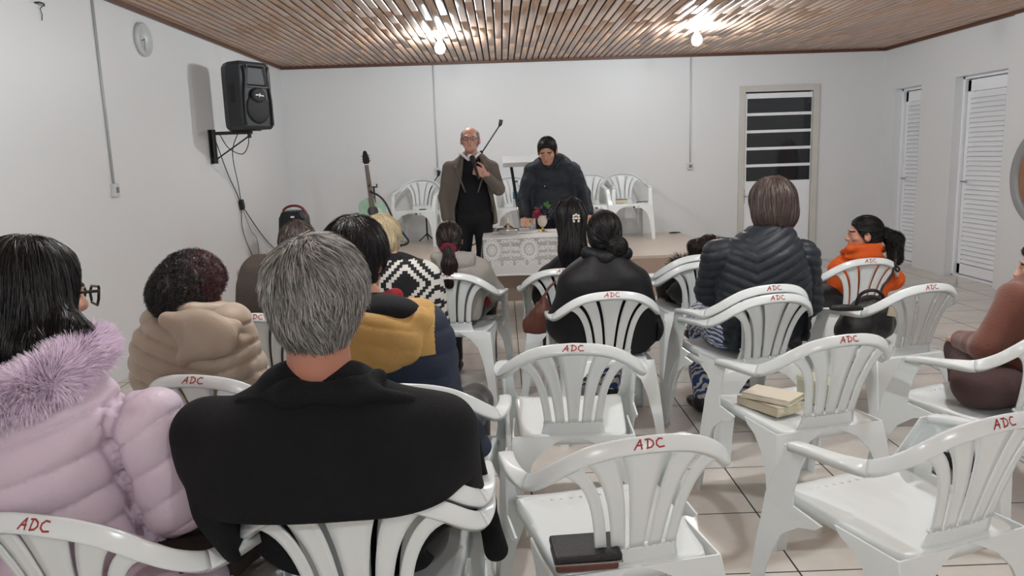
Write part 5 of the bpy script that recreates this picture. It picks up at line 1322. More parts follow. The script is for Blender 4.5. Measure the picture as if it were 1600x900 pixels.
# shirt collar, lapels, glasses, grey fringe of hair, microphone
sh = cloth('white_shirt', (226, 226, 232), 0.7)
a = lambda *q: V3(W(*q))
soft('shirt_collar', su(0.012, rc(a(722, 241, Y1 - 0.07), a(732, 250, Y1 - 0.125), 0.015, 0.010), rc(a(747, 241, Y1 - 0.07), a(738, 250, Y1 - 0.125), 0.015, 0.010), rc(a(720, 240, Y1 - 0.04), a(734, 236, Y1 + 0.05), 0.016), rc(a(749, 240, Y1 - 0.04), a(734, 236, Y1 + 0.05), 0.016), ell(a(735, 246, Y1 - 0.10), (0.028, 0.02, 0.03))), 0.005, sh, P.root, P.O)
for s, (x0, x1, x2) in ((-1, (719, 712, 727)), (1, (751, 759, 747))):
    lf = su(0.01, rc(a(x0, 244, Y1 - 0.085), a(x1, 262, Y1 - 0.128), 0.012, 0.016), rc(a(x1, 262, Y1 - 0.128), a(x2, 300, Y1 - 0.125), 0.014, 0.006))
    soft('lapel', lf, 0.005, tweed, P.root, P.O)
gh = hair_mat('white_grey_hair', (170, 166, 162), 0.6)
fr = cap_fn(0.006, -0.07, ears=True, fy=0.03, fz=0.0, nz=-0.2)
fr = sub(fr, ell((0, 0.02, 0.11), (0.070, 0.10, 0.075)), 0.015)
hair(P, fr, gh, 2200, 0.025, crown_flow(P, 1.0), lift=0.06, width=0.003, jit=0.3, tone=(0.6, 1.3), base_tone=0.8, res=0.005, vol=0.003)
q_ = lambda x, y, z: tuple(P.Hc + P.Rh @ (np.array([x, y, z]) * P.hs) - P.O)
bm = bmesh.new()
for s in (-1, 1):
    ring = [q_(s * (0.034 + 0.024 * math.cos(t)), 0.106, 0.004 + 0.016 * math.sin(t)) for t in np.linspace(0, 2 * math.pi, 17)]
    tube(bm, ring, 0.0022, 6); tube(bm, [q_(s * 0.058, 0.106, 0.008), q_(s * 0.078, 0.05, 0.010), q_(s * 0.082, -0.005, 0.010)], 0.0018, 6)
tube(bm, [q_(-0.010, 0.106, 0.008), q_(0, 0.109, 0.012), q_(0.010, 0.106, 0.008)], 0.002, 6)
obj('glasses', bm, mat('metal_frame', (70, 64, 62), 0.35, metal=0.6), P.root, True)
Hm = V3(A2[2]) + np.array([-0.075, -0.035, 0.030]); top_ = a(738, 247, Y1 - 0.20); ax_ = (top_ - Hm) / np.linalg.norm(top_ - Hm)
zax = Vector(ax_); Mq = Matrix.Translation(Vector(Hm - ax_ * 0.10)) @ zax.to_track_quat('Z', 'Y').to_matrix().to_4x4()
mc = thing('microphone', 'black handheld microphone held up by the man in the blazer', 'microphone', tuple(Hm)); MI = Matrix.Translation(-mc.location) @ Mq
LL = float(np.linalg.norm(top_ - Hm)) + 0.10
obj('handle', lathe_bm([(0.010, 0.0), (0.012, 0.01), (0.0155, LL - 0.05), (0.020, LL - 0.035)], 16, MI), MT['black'], mc, True)
obj('grille', lathe_bm([(0.020, LL - 0.035), (0.0255, LL - 0.02), (0.0265, LL), (0.024, LL + 0.014), (0.014, LL + 0.025), (0.003, LL + 0.028)], 16, MI), MT['grille'], mc, True)

Y2 = 7.50
dj = cloth('dark_navy_jacket', (36, 41, 48), 0.6, 0.25, 70)
B1 = (W(830, 268, Y2), W(819, 308, Y2 - 0.04), W(820, 342, Y2 - 0.20)); B2 = (W(896, 266, Y2), W(912, 304, Y2 - 0.04), W(920, 338, Y2 - 0.20))
P = standing('black-haired man in a dark navy jacket with bowed head, hands on the table', (W(868, 400, Y2).x, Y2, 0), (855, 216, Y2 - 0.12),
    [prow(340, 824, 906, Y2, 0.12), prow(325, 824, 906, Y2, 0.125), prow(295, 828, 902, Y2, 0.12), prow(270, 827, 902, Y2 - 0.0, 0.125), prow(257, 828, 898, Y2 - 0.02, 0.115), prow(248, 838, 888, Y2 - 0.03, 0.09), prow(240, 848, 878, Y2 - 0.04, 0.07)],
    [prow(340, 834, 896, Y2, 0.10), prow(300, 836, 894, Y2, 0.10), prow(268, 836, 894, Y2, 0.10), prow(250, 845, 880, Y2, 0.07)],
    [[V3(v) for v in B1], [V3(v) for v in B2]], [(-1, 0.18, (0.0, -1, -0.28), (0, -0.2, 1), 0.25), (1, 0.18, (0.0, -1, -0.28), (0, -0.2, 1), 0.25)], 1.04, 168, -26, (196, 146, 120), (24, 20, 20), 0, 'jacket', dj, None, cloth('charcoal_trousers', (30, 31, 36), 0.8),
    extra=lambda P: [rc(W(832, 265, Y2), W(894, 265, Y2), 0.05)], jdisp=lambda V: folds(0.009, 9, (1, 1, 1.4), 6)(V), arm_r=(0.075, 0.066, 0.052))
hair(P, cap_fn(0.009, -0.06, topup=0.006, fy=0.062, fz=0.060, ny=0.8, nz=-0.45), HB, 5000, 0.022, crown_flow(P, 0.5), lift=0.08, width=0.003, jit=0.3, tone=(0.4, 1.5), res=0.005)
soft('collar', su(0.012, rc(a(844, 247, Y2 - 0.12), a(856, 262, Y2 - 0.17), 0.016, 0.014), rc(a(880, 247, Y2 - 0.10), a(868, 262, Y2 - 0.17), 0.016, 0.014)), 0.006, dj, P.root, P.O)
bm = bmesh.new(); bmesh.ops.create_icosphere(bm, subdivisions=2, radius=0.008, matrix=Matrix.Translation(Vector(a(851, 291, Y2 - 0.15) - P.O)) @ Matrix.Diagonal((1, 1.6, 1, 1)))
obj('snap_button', bm, MT['silver'], P.root, True)

# ================================================================ the table and what stands on it
TX0, TX1, TY0, TY1, TZ = -0.185, 0.86, 6.66, 7.36, 0.755
tb_ = thing('communion_table', 'small table under a white lace cloth in front of the platform', 'table', ((TX0 + TX1) / 2, (TY0 + TY1) / 2, 0))
cx, cy = tb_.location.x, tb_.location.y; hx, hy = (TX1 - TX0) / 2, (TY1 - TY0) / 2
obj('tabletop', box_bm(-hx + 0.006, hx - 0.006, -hy + 0.006, hy - 0.006, TZ - 0.035, TZ - 0.004), MT['dark_wood'], tb_, bevel=0.003)
obj('apron', (lambda bm: (bx(bm, -hx + 0.06, hx - 0.06, -hy + 0.06, -hy + 0.08, TZ - 0.12, TZ - 0.035), bx(bm, -hx + 0.06, hx - 0.06, hy - 0.08, hy - 0.06, TZ - 0.12, TZ - 0.035), bx(bm, -hx + 0.06, -hx + 0.08, -hy + 0.06, hy - 0.06, TZ - 0.12, TZ - 0.035), bx(bm, hx - 0.08, hx - 0.06, -hy + 0.06, hy - 0.06, TZ - 0.12, TZ - 0.035), bm)[-1])(bmesh.new()), MT['dark_wood'], tb_)
for sx in (-1, 1):
    for sy in (-1, 1): obj('leg', box_bm(sx * (hx - 0.07) - 0.022, sx * (hx - 0.07) + 0.022, sy * (hy - 0.07) - 0.022, sy * (hy - 0.07) + 0.022, 0, TZ - 0.035), MT['dark_wood'], tb_, bevel=0.003)
def lace_mat():
    m, nt, b = new_mat('lace'); N = nt.nodes; L = nt.links
    b.inputs['Base Color'].default_value = lin((236, 236, 234)); b.inputs['Roughness'].default_value = 0.8
    at = N.new('ShaderNodeAttribute'); at.attribute_name = 'tone'; mr = N.new('ShaderNodeMapRange'); mr.inputs[3].default_value = 0.42; mr.inputs[4].default_value = 1.0
    L.new(at.outputs['Fac'], mr.inputs[0]); L.new(mr.outputs[0], b.inputs['Alpha']); return m
MT['lace'] = lace_mat(); MT['linen'] = mat('white_linen', (228, 228, 228), 0.6, bump=0.1, bscale=60)
def lace(u, v):      # u along the edge (m), v down from the edge (m)
    t = np.full(u.shape, 0.10)
    uu = (u + 0.085) % 0.325 - 0.1625; vv = v - 0.105
    r = np.sqrt((uu / 0.9) ** 2 + (vv / 1.05) ** 2); th = np.arctan2(vv, uu)
    t = np.where((np.abs(r - 0.066) < 0.010) | (np.abs(r - 0.084 - 0.006 * np.cos(16 * th)) < 0.006), 0.95, t)
    t = np.where((r < 0.058) & (np.sin(12 * th) > 0.0) & (r > 0.034), 0.6, t)
    t = np.where(np.abs(r - 0.030) < 0.006, 0.9, t); t = np.where(r < 0.020 + 0.006 * np.cos(5 * th), 0.95, t)
    u2 = (u + 0.085 + 0.1625) % 0.325 - 0.1625; au = np.abs(u2)
    for cy_, k in ((0.03, 1.0), (0.095, 1.25), (0.15, 1.0)):
        for cu in (0.028, 0.062):
            rr_ = np.sqrt(((au - cu) * 0.9 + (v - cy_) * 0.5) ** 2 + (((v - cy_) - (au - cu) * 0.5) * 1.7) ** 2)
            t = np.where((rr_ < 0.024 * k) & (rr_ > 0.007) & (r > 0.098), 0.9, t)
    t = np.where((np.abs(au - 0.004) < 0.004) & (v < 0.18) & (r > 0.1), 0.7, t)
    w = (u * 1.0) % 0.1083 - 0.054; tri = v - 0.235 + np.abs(w) * 0.9
    t = np.where(tri > 0.02, 0.62 + 0.2 * (np.sin(u * 420) * np.sin(v * 420) > 0), t); t = np.where(np.abs(tri - 0.02) < 0.006, 0.95, t)
    for cw in (0.03,):
        rr_ = np.sqrt((np.abs(w) - cw) ** 2 + (v - 0.215) ** 2); t = np.where((rr_ < 0.018) & (rr_ > 0.006), 0.9, t)
    t = np.where((v < 0.008) | (v > 0.315), 1.0, t)
    t = np.maximum(t, 0.30 * ((np.abs(np.sin(u * 520)) > 0.9) | (np.abs(np.sin(v * 520)) > 0.9)))
    return t
def cloth_panel(p0, du, L_, off, name, par):
    nu, nv = int(L_ / 0.0035), 94; U = np.linspace(0, L_, nu); Vv = np.linspace(0, 0.33, nv); uu, vv = np.meshgrid(U, Vv, indexing='ij')
    p0 = np.array(p0); du = np.array(du); nrm = np.array([du[1], -du[0], 0])
    out = 0.004 + vv * off + 0.016 * (vv / 0.33) * np.sin(uu * 15 + 1.0) * 0.6
    Pn = p0 + uu[..., None] * du + out[..., None] * nrm + np.stack([0 * vv, 0 * vv, -vv], -1)
    idx = np.arange(nu * nv).reshape(nu, nv); F_ = np.stack([idx[:-1, :-1], idx[:-1, 1:], idx[1:, 1:], idx[1:, :-1]], -1).reshape(-1, 4)
    return npobj(name, Pn.reshape(-1, 3), F_, MT['lace'], par, True, None, lace(uu, vv).reshape(-1))
tc_ = thing('lace_tablecloth', 'white lace tablecloth with round medallions draped over the small table', 'tablecloth', (cx, cy, TZ))
obj('cloth_top', box_bm(-hx - 0.003, hx + 0.003, -hy - 0.003, hy + 0.003, -0.0035, 0.0), MT['linen'], tc_, bevel=0.0015)
obj_f = cloth_panel((-hx, -hy - 0.001, 0), (1, 0, 0), 2 * hx, 0.10, 'lace_drop', tc_)
cloth_panel((-hx - 0.001, hy, 0), (0, -1, 0), 2 * hy, 0.10, 'lace_drop', tc_); cloth_panel((hx + 0.001, -hy, 0), (0, 1, 0), 2 * hy, 0.10, 'lace_drop', tc_); cloth_panel((hx, hy + 0.001, 0), (-1, 0, 0), 2 * hx, 0.06, 'lace_drop', tc_)
def tray(px, py, r, lid, lab):
    p = Wz(px, py, TZ); t = thing('communion_tray', lab, 'tray', (p.x, p.y, TZ + 0.0005), 0, 'silver trays on the lace cloth')
    obj('tray_dish', lathe_bm([(r * 0.80, 0), (r * 0.82, 0.006), (r * 0.80, 0.022), (r, 0.030), (r, 0.034), (r * 0.96, 0.036), (r * 0.78, 0.028), (0.01, 0.026)], 40), MT['silver'], t, True)
    if lid:
        l = obj('tray_lid', lathe_bm([(r * 0.97, 0.037), (r * 0.97, 0.046), (r * 0.86, 0.052), (r * 0.5, 0.060), (r * 0.22, 0.080), (0.014, 0.092), (0.012, 0.10)], 40), MT['silver'], t, True)
        obj('knob', lathe_bm([(0.008, 0.099), (0.017, 0.106), (0.012, 0.116), (0.006, 0.122), (0.012, 0.130), (0.010, 0.142), (0.002, 0.148)], 16), mat('knob_cream', (226, 206, 186), 0.3), l, True)
tray(794, 366, 0.105, True, 'round silver tray with domed lid and knob, nearest the table edge')
tray(775, 360, 0.100, False, 'open round silver tray left of the lidded tray')
tray(818, 361, 0.070, False, 'small silver tray right of the lidded tray')
vp = Wz(848, 362, TZ)
vs = thing('goblet_vase', 'cut glass goblet with gold foot on the lace cloth', 'vase', (vp.x, vp.y, TZ + 0.0005))
obj('goblet_foot', lathe_bm([(0.045, 0), (0.045, 0.004), (0.022, 0.012), (0.009, 0.022), (0.013, 0.032), (0.008, 0.040)], 24), MT['gold'], vs, True)
obj('goblet_bowl', lathe_bm([(0.008, 0.040), (0.022, 0.048), (0.042, 0.075), (0.047, 0.105), (0.040, 0.140), (0.043, 0.150), (0.040, 0.150), (0.036, 0.138), (0.042, 0.105), (0.036, 0.078), (0.006, 0.055)], 24), MT['glass'], vs, True)
gb = thing('grape_bunch', 'red and dark artificial grapes with a green leaf in the glass goblet', 'grapes', (vp.x, vp.y, TZ + 0.145))
def grapes(name, c, rad, n, m, sd):
    rg_ = random.Random(sd); bm = bmesh.new()
    for i in range(n):
        d = Vector((rg_.gauss(0, 1), rg_.gauss(0, 1), rg_.gauss(0, 1))).normalized() * rad * rg_.uniform(0.4, 1)
        bmesh.ops.create_icosphere(bm, subdivisions=2, radius=0.0125, matrix=Matrix.Translation(Vector(c) + Vector((d.x, d.y * 0.7, d.z * 1.3))))
    obj(name, bm, m, gb, True)
grapes('red_grapes', (-0.055, -0.01, 0.025), 0.042, 46, MT['grape_red'], 1); grapes('dark_grapes', (0.045, 0, 0.03), 0.052, 60, MT['grape_dark'], 2); grapes('dark_grapes', (0.0, 0, 0.05), 0.03, 20, MT['grape_dark'], 5)
bm = bmesh.new()
for an_, L_ in ((0.2, 0.05), (1.2, 0.055), (2.0, 0.045), (-0.6, 0.04)):
    c = Vector((0.035, -0.03, 0.09)); d = Vector((math.cos(an_), -0.2, math.sin(an_))).normalized(); s = Vector((-d.z, 0.1, d.x)).normalized()
    v = [bm.verts.new(q) for q in (c, c + d * L_ * 0.5 + s * 0.016, c + d * L_, c + d * L_ * 0.5 - s * 0.016)]; bm.faces.new(v)
bmesh.ops.solidify(bm, geom=bm.faces[:], thickness=0.002)
obj('leaf', bm, MT['leaf'], gb)

# ================================================================ on the platform
SZ = STAGE_Z
# guitar: flat outline in x (right) / z (up), bottom of the body at z = 0
GY = 8.40
gp = W(590, 378, GY); lean = math.radians(-5)
G = thing('acoustic_guitar', 'pale green acoustic guitar with dark neck leaning on its stand', 'guitar', tuple(gp)); G.rotation_euler = (math.radians(-9), lean, math.radians(6))
outl = [(0, 0), (0.09, 0.008), (0.165, 0.05), (0.197, 0.125), (0.185, 0.20), (0.145, 0.26), (0.128, 0.305), (0.14, 0.36), (0.150, 0.40), (0.135, 0.44), (0.10, 0.425), (0.06, 0.40), (0.035, 0.43), (0.03, 0.475), (0.0, 0.487), (-0.06, 0.485), (-0.12, 0.455), (-0.146, 0.40), (-0.14, 0.34), (-0.126, 0.29), (-0.145, 0.25), (-0.185, 0.20), (-0.197, 0.125), (-0.165, 0.05), (-0.09, 0.008)]
def prism(outline, y0, y1, holes=False):
    bm = bmesh.new(); lo = [bm.verts.new((x, y0, z)) for x, z in outline]; hi = [bm.verts.new((x, y1, z)) for x, z in outline]
    bm.faces.new(lo); bm.faces.new(hi[::-1])
    for i in range(len(lo)): bm.faces.new((lo[i], hi[i], hi[(i + 1) % len(lo)], lo[(i + 1) % len(lo)]))
    return bm
cl = catmull([(x, 0, z) for x, z in outl + [outl[0]]], 4)
bd_ = obj('body', prism([(p[0], p[2]) for p in cl], -0.045, 0.045), MT['teal'], G, bevel=0.006)
Mg = Matrix.Translation((0, -0.0455, 0.335)) @ Matrix.Rotation(math.radians(90), 4, 'X')
obj('sound_hole', lathe_bm([(0.048, -0.001), (0.048, 0.0008)], 32, Mg), MT['black'], bd_)
obj('rosette', lathe_bm([(0.058, 0.0), (0.058, 0.0014), (0.048, 0.0018), (0.048, 0.0)], 32, Mg, ), MT['dark_wood'], bd_)
obj('pickguard', prism([(0.05, 0.36), (0.075, 0.37), (0.10, 0.32), (0.105, 0.24), (0.07, 0.22), (0.04, 0.27), (0.055, 0.30), (0.058, 0.335)], -0.0475, -0.0455), MT['pickguard'], bd_)
obj('bridge', box_bm(-0.075, 0.075, -0.056, -0.045, 0.135, 0.158), MT['maple'], bd_, bevel=0.002)
obj('neck', prism([(-0.028, 0.37), (0.028, 0.37), (0.022, 0.845), (-0.022, 0.845)], -0.060, -0.035), MT['maple'], G, bevel=0.004)
hs_ = obj('headstock', prism([(-0.022, 0.845), (0.022, 0.845), (0.040, 0.875), (0.036, 0.93), (0.020, 0.985), (0.0, 1.0), (-0.018, 0.985), (-0.034, 0.93), (-0.034, 0.875)], -0.058, -0.040), MT['black_gloss'], G, bevel=0.003)
for i in range(3):
    for s in (-1, 1): obj('tuning_peg', tube_bm([(s * 0.034, -0.049, 0.88 + 0.03 * i), (s * 0.052, -0.049, 0.882 + 0.03 * i)], [0.003, 0.007], 8), MT['silver'], hs_, True)
obj('nut', box_bm(-0.022, 0.022, -0.062, -0.056, 0.841, 0.849), MT['white'], G)
bm = bmesh.new()
for i in range(6): x = -0.016 + 0.0064 * i; tube(bm, [(x * 0.9, -0.063, 0.846), (x * 1.5, -0.060, 0.148)], 0.0007, 4)
obj('strings', bm, MT['steel'], G)
inv = G.matrix_basis.inverted()
def G_(px, py, Y): return tuple(inv @ W(px, py, Y))
sp3 = catmull([G_(578, 299, 8.34), G_(592, 306, 8.32), G_(603, 318, 8.30), G_(616, 345, 8.28), G_(631, 366, 8.27), G_(638, 376, 8.27), G_(634, 382, 8.27), G_(618, 383, 8.28), G_(604, 378, 8.33)], 6)
obj('strap', tube_bm([tuple(q) for q in sp3], 0.011, 8), MT['leather_black'], G, True)
gs = thing('guitar_stand', 'black folding stand holding the green guitar', 'stand', (gp.x, GY + 0.06, SZ))
bm = bmesh.new(); zc_ = gp.z - SZ
tube(bm, [(0, 0.08, 0.05), (-0.02, 0.02, 0.75)], 0.010); tube(bm, [(-0.05, -0.07, 0.78), (-0.06, 0.0, 0.75), (0.02, 0.0, 0.75), (0.03, -0.07, 0.78)], 0.008)
obj('post', bm, MT['black'], gs, True)
for x, y in ((-0.22, -0.1), (0.22, -0.1), (0.0, 0.28)): obj('leg', tube_bm([(0, 0.05, 0.20), (x, y, 0.008)], 0.008), MT['black'], gs, True)
obj('yoke', tube_bm([(-0.12, -0.15, zc_ + 0.02), (-0.12, -0.16, zc_ - 0.02), (-0.12, 0.02, zc_ - 0.03), (0, 0.06, zc_ - 0.04), (0.12, 0.02, zc_ - 0.03), (0.12, -0.16, zc_ - 0.02), (0.12, -0.15, zc_ + 0.02)], 0.009), MT['black'], gs, True)

def mic_stand(base, elbow, tip, tail, lab, r=0.008, lr=0.26):
    t = thing('microphone_stand', lab, 'microphone stand', tuple(base)); b = Vector(base)
    L_ = lambda q: tuple(Vector(q) - b)
    for k in range(3):
        an_ = math.radians(90 + 120 * k); obj('leg', tube_bm([(0, 0, 0.10), (lr * math.cos(an_), lr * math.sin(an_), 0.010)], 0.008), MT['black'], t, True)
    obj('pole', tube_bm([(0, 0, 0.06), (0, 0, 0.5 * (elbow[2] - b.z)), L_(elbow)], 0.010), MT['black'], t, True)
    obj('boom', tube_bm([L_(tail), L_(elbow), L_(tip)], r), MT['black'], t, True)
    obj('clutch', tube_bm([L_(Vector(elbow) + Vector((0, -0.02, -0.02))), L_(Vector(elbow) + Vector((0, 0.02, 0.02)))], 0.02, 10), MT['black'], t, True)
    d = (Vector(tip) - Vector(elbow)).normalized(); e = Vector(tip) + d * 0.02
    obj('mic_clip', tube_bm([L_(tip), L_(e), L_(e + Vector((0.012, 0, 0.05)))], [0.012, 0.020, 0.022], 10), MT['black'], t, True)
    return t
bb_ = W(750, 385, 8.6); mic_stand((bb_.x, 8.6, SZ), tuple(W(752, 240, 8.6)), tuple(W(780, 197, 8.5)), tuple(W(738, 262, 8.65)), 'black boom microphone stand rising behind the man in the blazer')
bb_ = W(668, 380, 9.75); mic_stand((bb_.x, 9.76, SZ), tuple(W(673, 292, 9.76)), tuple(W(684, 275, 9.74)), tuple(W(668, 299, 9.77)), 'thin boom microphone stand behind the platform chair by the wall', 0.007, 0.11)

# lectern
lc = W(822, 250, 8.3); lt = thing('lectern', 'white-topped lectern with a slanted dark post, behind the table', 'lectern', (lc.x, 8.3, SZ))
zt_ = lc.z - SZ
tp = obj('reading_top', box_bm(-0.25, 0.25, -0.18, 0.18, -0.014, 0.014, M=Matrix.Translation((0, 0, zt_)) @ Matrix.Rotation(math.radians(12), 4, 'X')), MT['pvc'], lt, bevel=0.006)
obj('front_lip', box_bm(-0.25, 0.25, -0.19, -0.175, -0.03, 0.02, M=Matrix.Translation((0, 0, zt_)) @ Matrix.Rotation(math.radians(12), 4, 'X')), MT['pvc'], lt, bevel=0.004)
for s in (-1, 1):
    o = obj('post', tube_bm([(s * 0.165, -0.10, zt_ - 0.04), (s * 0.105, -0.02, zt_ * 0.5)], 0.016, 12), MT['black'], lt, True)
    obj('chrome_post', tube_bm([(s * 0.105, -0.02, zt_ * 0.5), (s * 0.06, 0.04, 0.02)], 0.016, 12), MT['silver'], lt, True)
obj('base_plate', box_bm(-0.22, 0.22, -0.16, 0.18, 0.0, 0.02), MT['pvc'], lt, bevel=0.004)

# portable loudspeaker standing on the platform
pp = W(465, 405, 8.2); ps = thing('portable_loudspeaker', 'black portable speaker with a red-brown handle standing on the platform', 'loudspeaker', (pp.x, 8.2, SZ), math.radians(4))
hh = W(465, 326, 8.2).z - SZ
o2 = [(-0.145, 0.02), (-0.13, 0.0), (0.13, 0.0), (0.145, 0.02), (0.15, hh * 0.5), (0.135, hh - 0.09), (0.10, hh - 0.02), (-0.10, hh - 0.02), (-0.135, hh - 0.09), (-0.15, hh * 0.5)]
obj('cabinet', prism(o2, -0.14, 0.14), MT['cabinet'], ps, bevel=0.02, seg=3)
obj('front_panel', prism([(x * 0.86, 0.02 + z * 0.955) for x, z in o2], -0.15, -0.139), MT['black_gloss'], ps, bevel=0.008)
obj('handle', tube_bm([tuple(q) for q in catmull([(-0.115, 0, hh - 0.06), (-0.10, 0, hh - 0.005), (-0.04, 0, hh + 0.028), (0.04, 0, hh + 0.028), (0.10, 0, hh - 0.005), (0.115, 0, hh - 0.06)], 5)], 0.013, 10), MT['redtrim'], ps, True)
obj('display', box_bm(-0.008, 0.03, -0.153, -0.149, hh - 0.085, hh - 0.068), MT['white'], ps)
for z in (hh * 0.22, hh * 0.58): obj('woofer', lathe_bm([(0.095, 0), (0.095, 0.006), (0.08, 0.008), (0.03, 0.0), (0.02, 0.006), (0.004, 0.008)], 28, Matrix.Translation((0, -0.150, z)) @ Matrix.Rotation(math.radians(90), 4, 'X')), MT['grille'], ps, True)

def book(loc, w, d, h, rot, cov, lab, tilt=0.0, cat='book', nm='book'):
    t = thing(nm, lab, cat, loc, rot)
    M = Matrix.Rotation(tilt, 4, 'X')
    bm = bmesh.new(); bx(bm, -w / 2, w / 2, -d / 2, d / 2, 0, 0.003, M=M); bx(bm, -w / 2, w / 2, -d / 2, d / 2, h - 0.003, h, M=M); bx(bm, -w / 2, -w / 2 + 0.004, -d / 2, d / 2, 0, h, M=M)
    obj('cover', bm, cov, t, bevel=0.001); obj('pages', box_bm(-w / 2 + 0.004, w / 2 - 0.005, -d / 2 + 0.005, d / 2 - 0.005, 0.003, h - 0.003, M=M), MT['paper'], t)
    return t
c = CH['s979']; book((c.location.x - 0.10, c.location.y - 0.05, SZ + 0.43), 0.20, 0.14, 0.045, 0.1, MT['wood'], 'thick brown book lying on the platform chair nearest the door', nm='book')
pn = W(1003, 316, 9.3); tag(obj('pen', tube_bm([(-0.07, 0, 0), (0.06, 0, 0.004), (0.07, 0, 0.005)], [0.005, 0.005, 0.001]), MT['black'], None, True, loc=(pn.x, 9.28, SZ + 0.440)), 'black pen lying beside the brown book on the platform chair', 'pen')
c = CH['s655']; tag(obj('phone', box_bm(-0.04, 0.04, -0.07, 0.07, 0, 0.010), MT['black_gloss'], None, loc=(c.location.x + 0.07, c.location.y - 0.08, SZ + 0.428), bevel=0.003), 'small flat black phone on the platform chair beside the guitar', 'phone')
c = CH['s806']; bt = thing('water_bottle', 'clear plastic bottle with a blue label on the chair behind the lectern', 'bottle', (c.location.x + 0.03, c.location.y - 0.02, SZ + 0.425))
obj('bottle_body', lathe_bm([(0.045, 0), (0.05, 0.01), (0.05, 0.20), (0.04, 0.25), (0.015, 0.29), (0.015, 0.30)], 20), MT['clear'], bt, True)
obj('bottle_label', lathe_bm([(0.051, 0.10), (0.051, 0.18)], 20), MT['blue_label'], bt, True); obj('bottle_cap', lathe_bm([(0.017, 0.298), (0.017, 0.318)], 16), MT['blue_label'], bt, True)
cp = W(1053, 362, 9.75); tag(obj('cable_plug', tube_bm([(-0.07, 0, 0.008), (-0.02, 0.01, 0.008), (0.03, 0, 0.01), (0.08, 0.01, 0.01)], [0.005, 0.011, 0.008, 0.004]), MT['black'], None, True, loc=(cp.x, 9.72, SZ)), 'short black cable end lying at the back of the platform', 'cable')
gc = [W(575, 400, 8.3), W(606, 366, 8.9), W(616, 352, 9.3), W(625, 346, 9.8)]
def on_stage(px, py): q = Wz(px, py, SZ + 0.006); return (q.x, q.y, q.z)
tag(obj('cable', tube_bm([tuple(p) for p in catmull([on_stage(600, 384), on_stage(612, 376), on_stage(622, 386), on_stage(634, 379), on_stage(626, 371), on_stage(612, 381)], 8)], 0.0045, 6), MT['cable'], None, True), 'thin black cable coiled on the platform beside the guitar', 'cable')

# ================================================================ things on the chairs
def onseat(px, py, h=0.0, z=0.43): p = Wz(px, py, z + h); return (p.x, p.y, z)
cs_ = thing('zipped_case', 'black zipped book case with brown edge on the nearest empty chair', 'case', onseat(914, 862, 0.02), math.radians(4))
obj('case_shell', box_bm(-0.085, 0.085, -0.06, 0.06, 0.020, 0.042), MT['leather_black'], cs_, bevel=0.007, seg=3)
obj('case_lower', box_bm(-0.083, 0.075, -0.062, 0.055, 0.0, 0.021), MT['leather_brown'], cs_, bevel=0.006, seg=2)
obj('zipper', tube_bm([(-0.087, -0.06, 0.021), (0.084, -0.062, 0.021), (0.086, 0.055, 0.021)], 0.0022, 6), MT['steel'], cs_)
c = CH['books']; R = R3(math.radians(14))
def rel(c, x, y, z, dg): v = R3(math.radians(dg)) @ Vector((x, y, 0)); return (c.location.x + v.x, c.location.y + v.y, z)
book(rel(c, -0.10, 0.02, 0.428, 14), 0.15, 0.21, 0.035, 0.5, MT['kraft'], 'cream book lying at the left of the seat behind the slats')
book(rel(c, -0.09, 0.02, 0.465, 14), 0.14, 0.20, 0.022, 0.8, mat('pale_cover', (222, 214, 196), 0.6), 'paler cream book lying crosswise on top of the lower cream book')
bxg = thing('card_box', 'small grey-green card box at the right of the chair with cream books', 'box', rel(c, 0.13, 0.02, 0.428, 14), math.radians(20))
obj('box_body', box_bm(-0.05, 0.05, -0.08, 0.08, 0, 0.09), mat('sage_card', (176, 176, 156), 0.7), bxg, bevel=0.003); obj('box_lid', box_bm(-0.053, 0.053, -0.083, 0.083, 0.078, 0.096), mat('sage_card_lid', (186, 186, 168), 0.7), bxg, bevel=0.003)
# black handbag
c = CH['bag']; hb = thing('handbag', 'black leather handbag slumped on the white chair behind the orange hoodie', 'handbag', rel(c, -0.05, 0.05, 0.428, 17), math.radians(10)); O = V3(hb.location)
a = lambda *q: V3(W(*q))
bagf = su(0.03, ell(O + np.array([0, 0, 0.10]), (0.155, 0.085, 0.115)), ell(O + np.array([0.02, 0, 0.17]), (0.11, 0.06, 0.08)), ell(O + np.array([-0.08, 0, 0.06]), (0.09, 0.08, 0.07)))
bagf = inter(bagf, half(O, (0, 0, -1)), 0.01)
soft('bag_body', bagf, 0.008, MT['leather_black'], hb, O, disp=folds(0.012, 14)); hb.rotation_euler = (0, 0, 0)
obj('bag_handle', tube_bm([tuple(q) for q in catmull([(-0.08, -0.02, 0.17), (-0.06, -0.04, 0.26), (0.0, -0.05, 0.285), (0.06, -0.04, 0.25), (0.08, -0.02, 0.17)], 5)], 0.009), MT['leather_black'], hb, True)
obj('bag_tag', box_bm(0.03, 0.075, -0.085, -0.078, 0.165, 0.215, M=Matrix.Rotation(0.2, 4, 'Y')), MT['kraft'], hb, bevel=0.003)
um = thing('umbrella', 'folded black umbrella laid across the chair arms left of the handbag', 'umbrella', tuple(W(1322, 481, 3.62)))
u0 = Vector(W(1297, 481, 3.62)) - um.location; u1 = Vector(W(1348, 482, 3.62)) - um.location
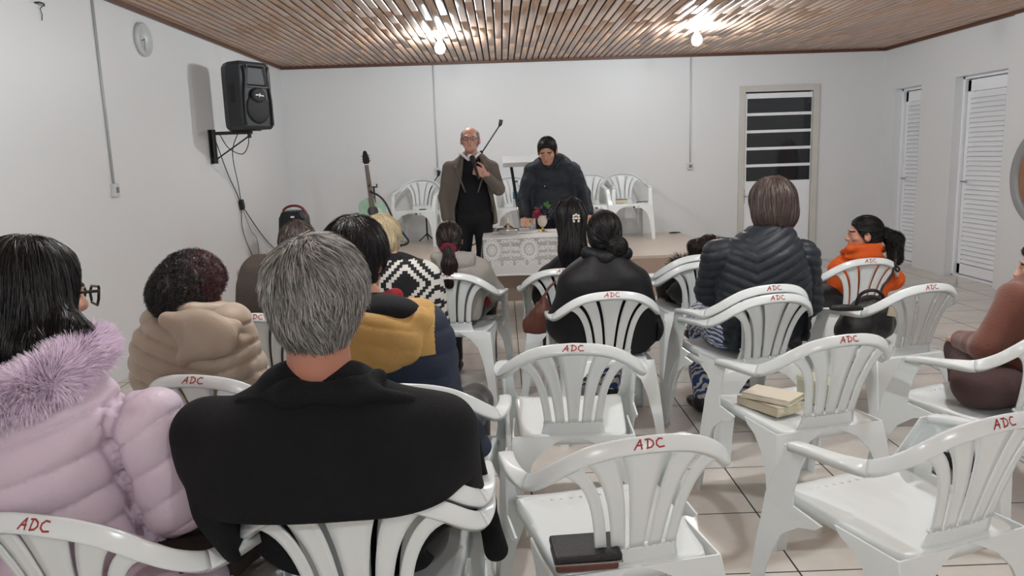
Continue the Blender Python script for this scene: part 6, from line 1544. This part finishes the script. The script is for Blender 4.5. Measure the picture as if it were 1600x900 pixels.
obj('umbrella_cloth', tube_bm([tuple(u0), tuple(u0 * 0.5), (0, 0, 0), tuple(u1 * 0.8)], [0.010, 0.017, 0.018, 0.013], 10), MT['leather_black'], um, True)
obj('umbrella_handle', tube_bm([tuple(u1 * 0.8), tuple(u1)], 0.010, 10), MT['black_gloss'], um, True)
cd = [W(1400, 404, 4.42), W(1399, 414, 4.40), W(1405, 420, 4.40), W(1402, 424, 4.40), W(1397, 418, 4.40), W(1394, 428, 4.40), W(1388, 438, 4.40), W(1380, 446, 4.40), W(1374, 462, 4.38)]
obj('bag_strap', tube_bm([tuple(V3(q) - O) for q in catmull(cd + [W(1366, 478, 4.25), W(1362, 486, 4.0)], 6)], 0.007, 8), MT['leather_black'], hb, True)
# brown leather bag by the woman with the clip
bp_ = W(842, 505, 4.40); lb_ = thing('shoulder_bag', 'rust brown leather bag resting on the seat left of the long-haired woman', 'bag', (bp_.x, 4.40, 0.432)); O = V3(lb_.location)
bf = su(0.03, rc(a(850, 470, 4.40), a(846, 490, 4.38), 0.030, 0.060), ell(a(842, 508, 4.38), (0.095, 0.06, 0.075)), rc(a(832, 520, 4.38), a(848, 524, 4.38), 0.045))
soft('bag_body', inter(bf, half((0, 0, 0.432), (0, 0, -1)), 0.01), 0.008, MT['leather_brown'], lb_, O, disp=lambda V: folds(0.008, 16)(V) + 0.006 * np.sin(V[:, 0] * 150) * np.clip((V[:, 2] - 0.52) / 0.1, 0, 1))
obj('bag_strap', tube_bm([tuple(q) for q in catmull([a(848, 470, 4.40) - O, a(856, 452, 4.42) - O, a(868, 440, 4.46) - O], 5)], 0.008, 8), MT['leather_brown'], lb_, True)
rp_ = W(754, 470, 4.78); rb = thing('small_purse', 'small red purse held in the lap of the girl in grey', 'purse', tuple(rp_))
obj('purse_body', (lambda bm: (bmesh.ops.create_uvsphere(bm, u_segments=20, v_segments=12, radius=0.06, matrix=Matrix.Diagonal((0.9, 0.6, 1.1, 1))), bm)[-1])(bmesh.new()), mat('red_purse', (150, 26, 40), 0.5), rb, True)
obj('purse_clasp', box_bm(-0.03, 0.03, -0.01, 0.01, 0.058, 0.07), MT['gold'], rb, bevel=0.003)
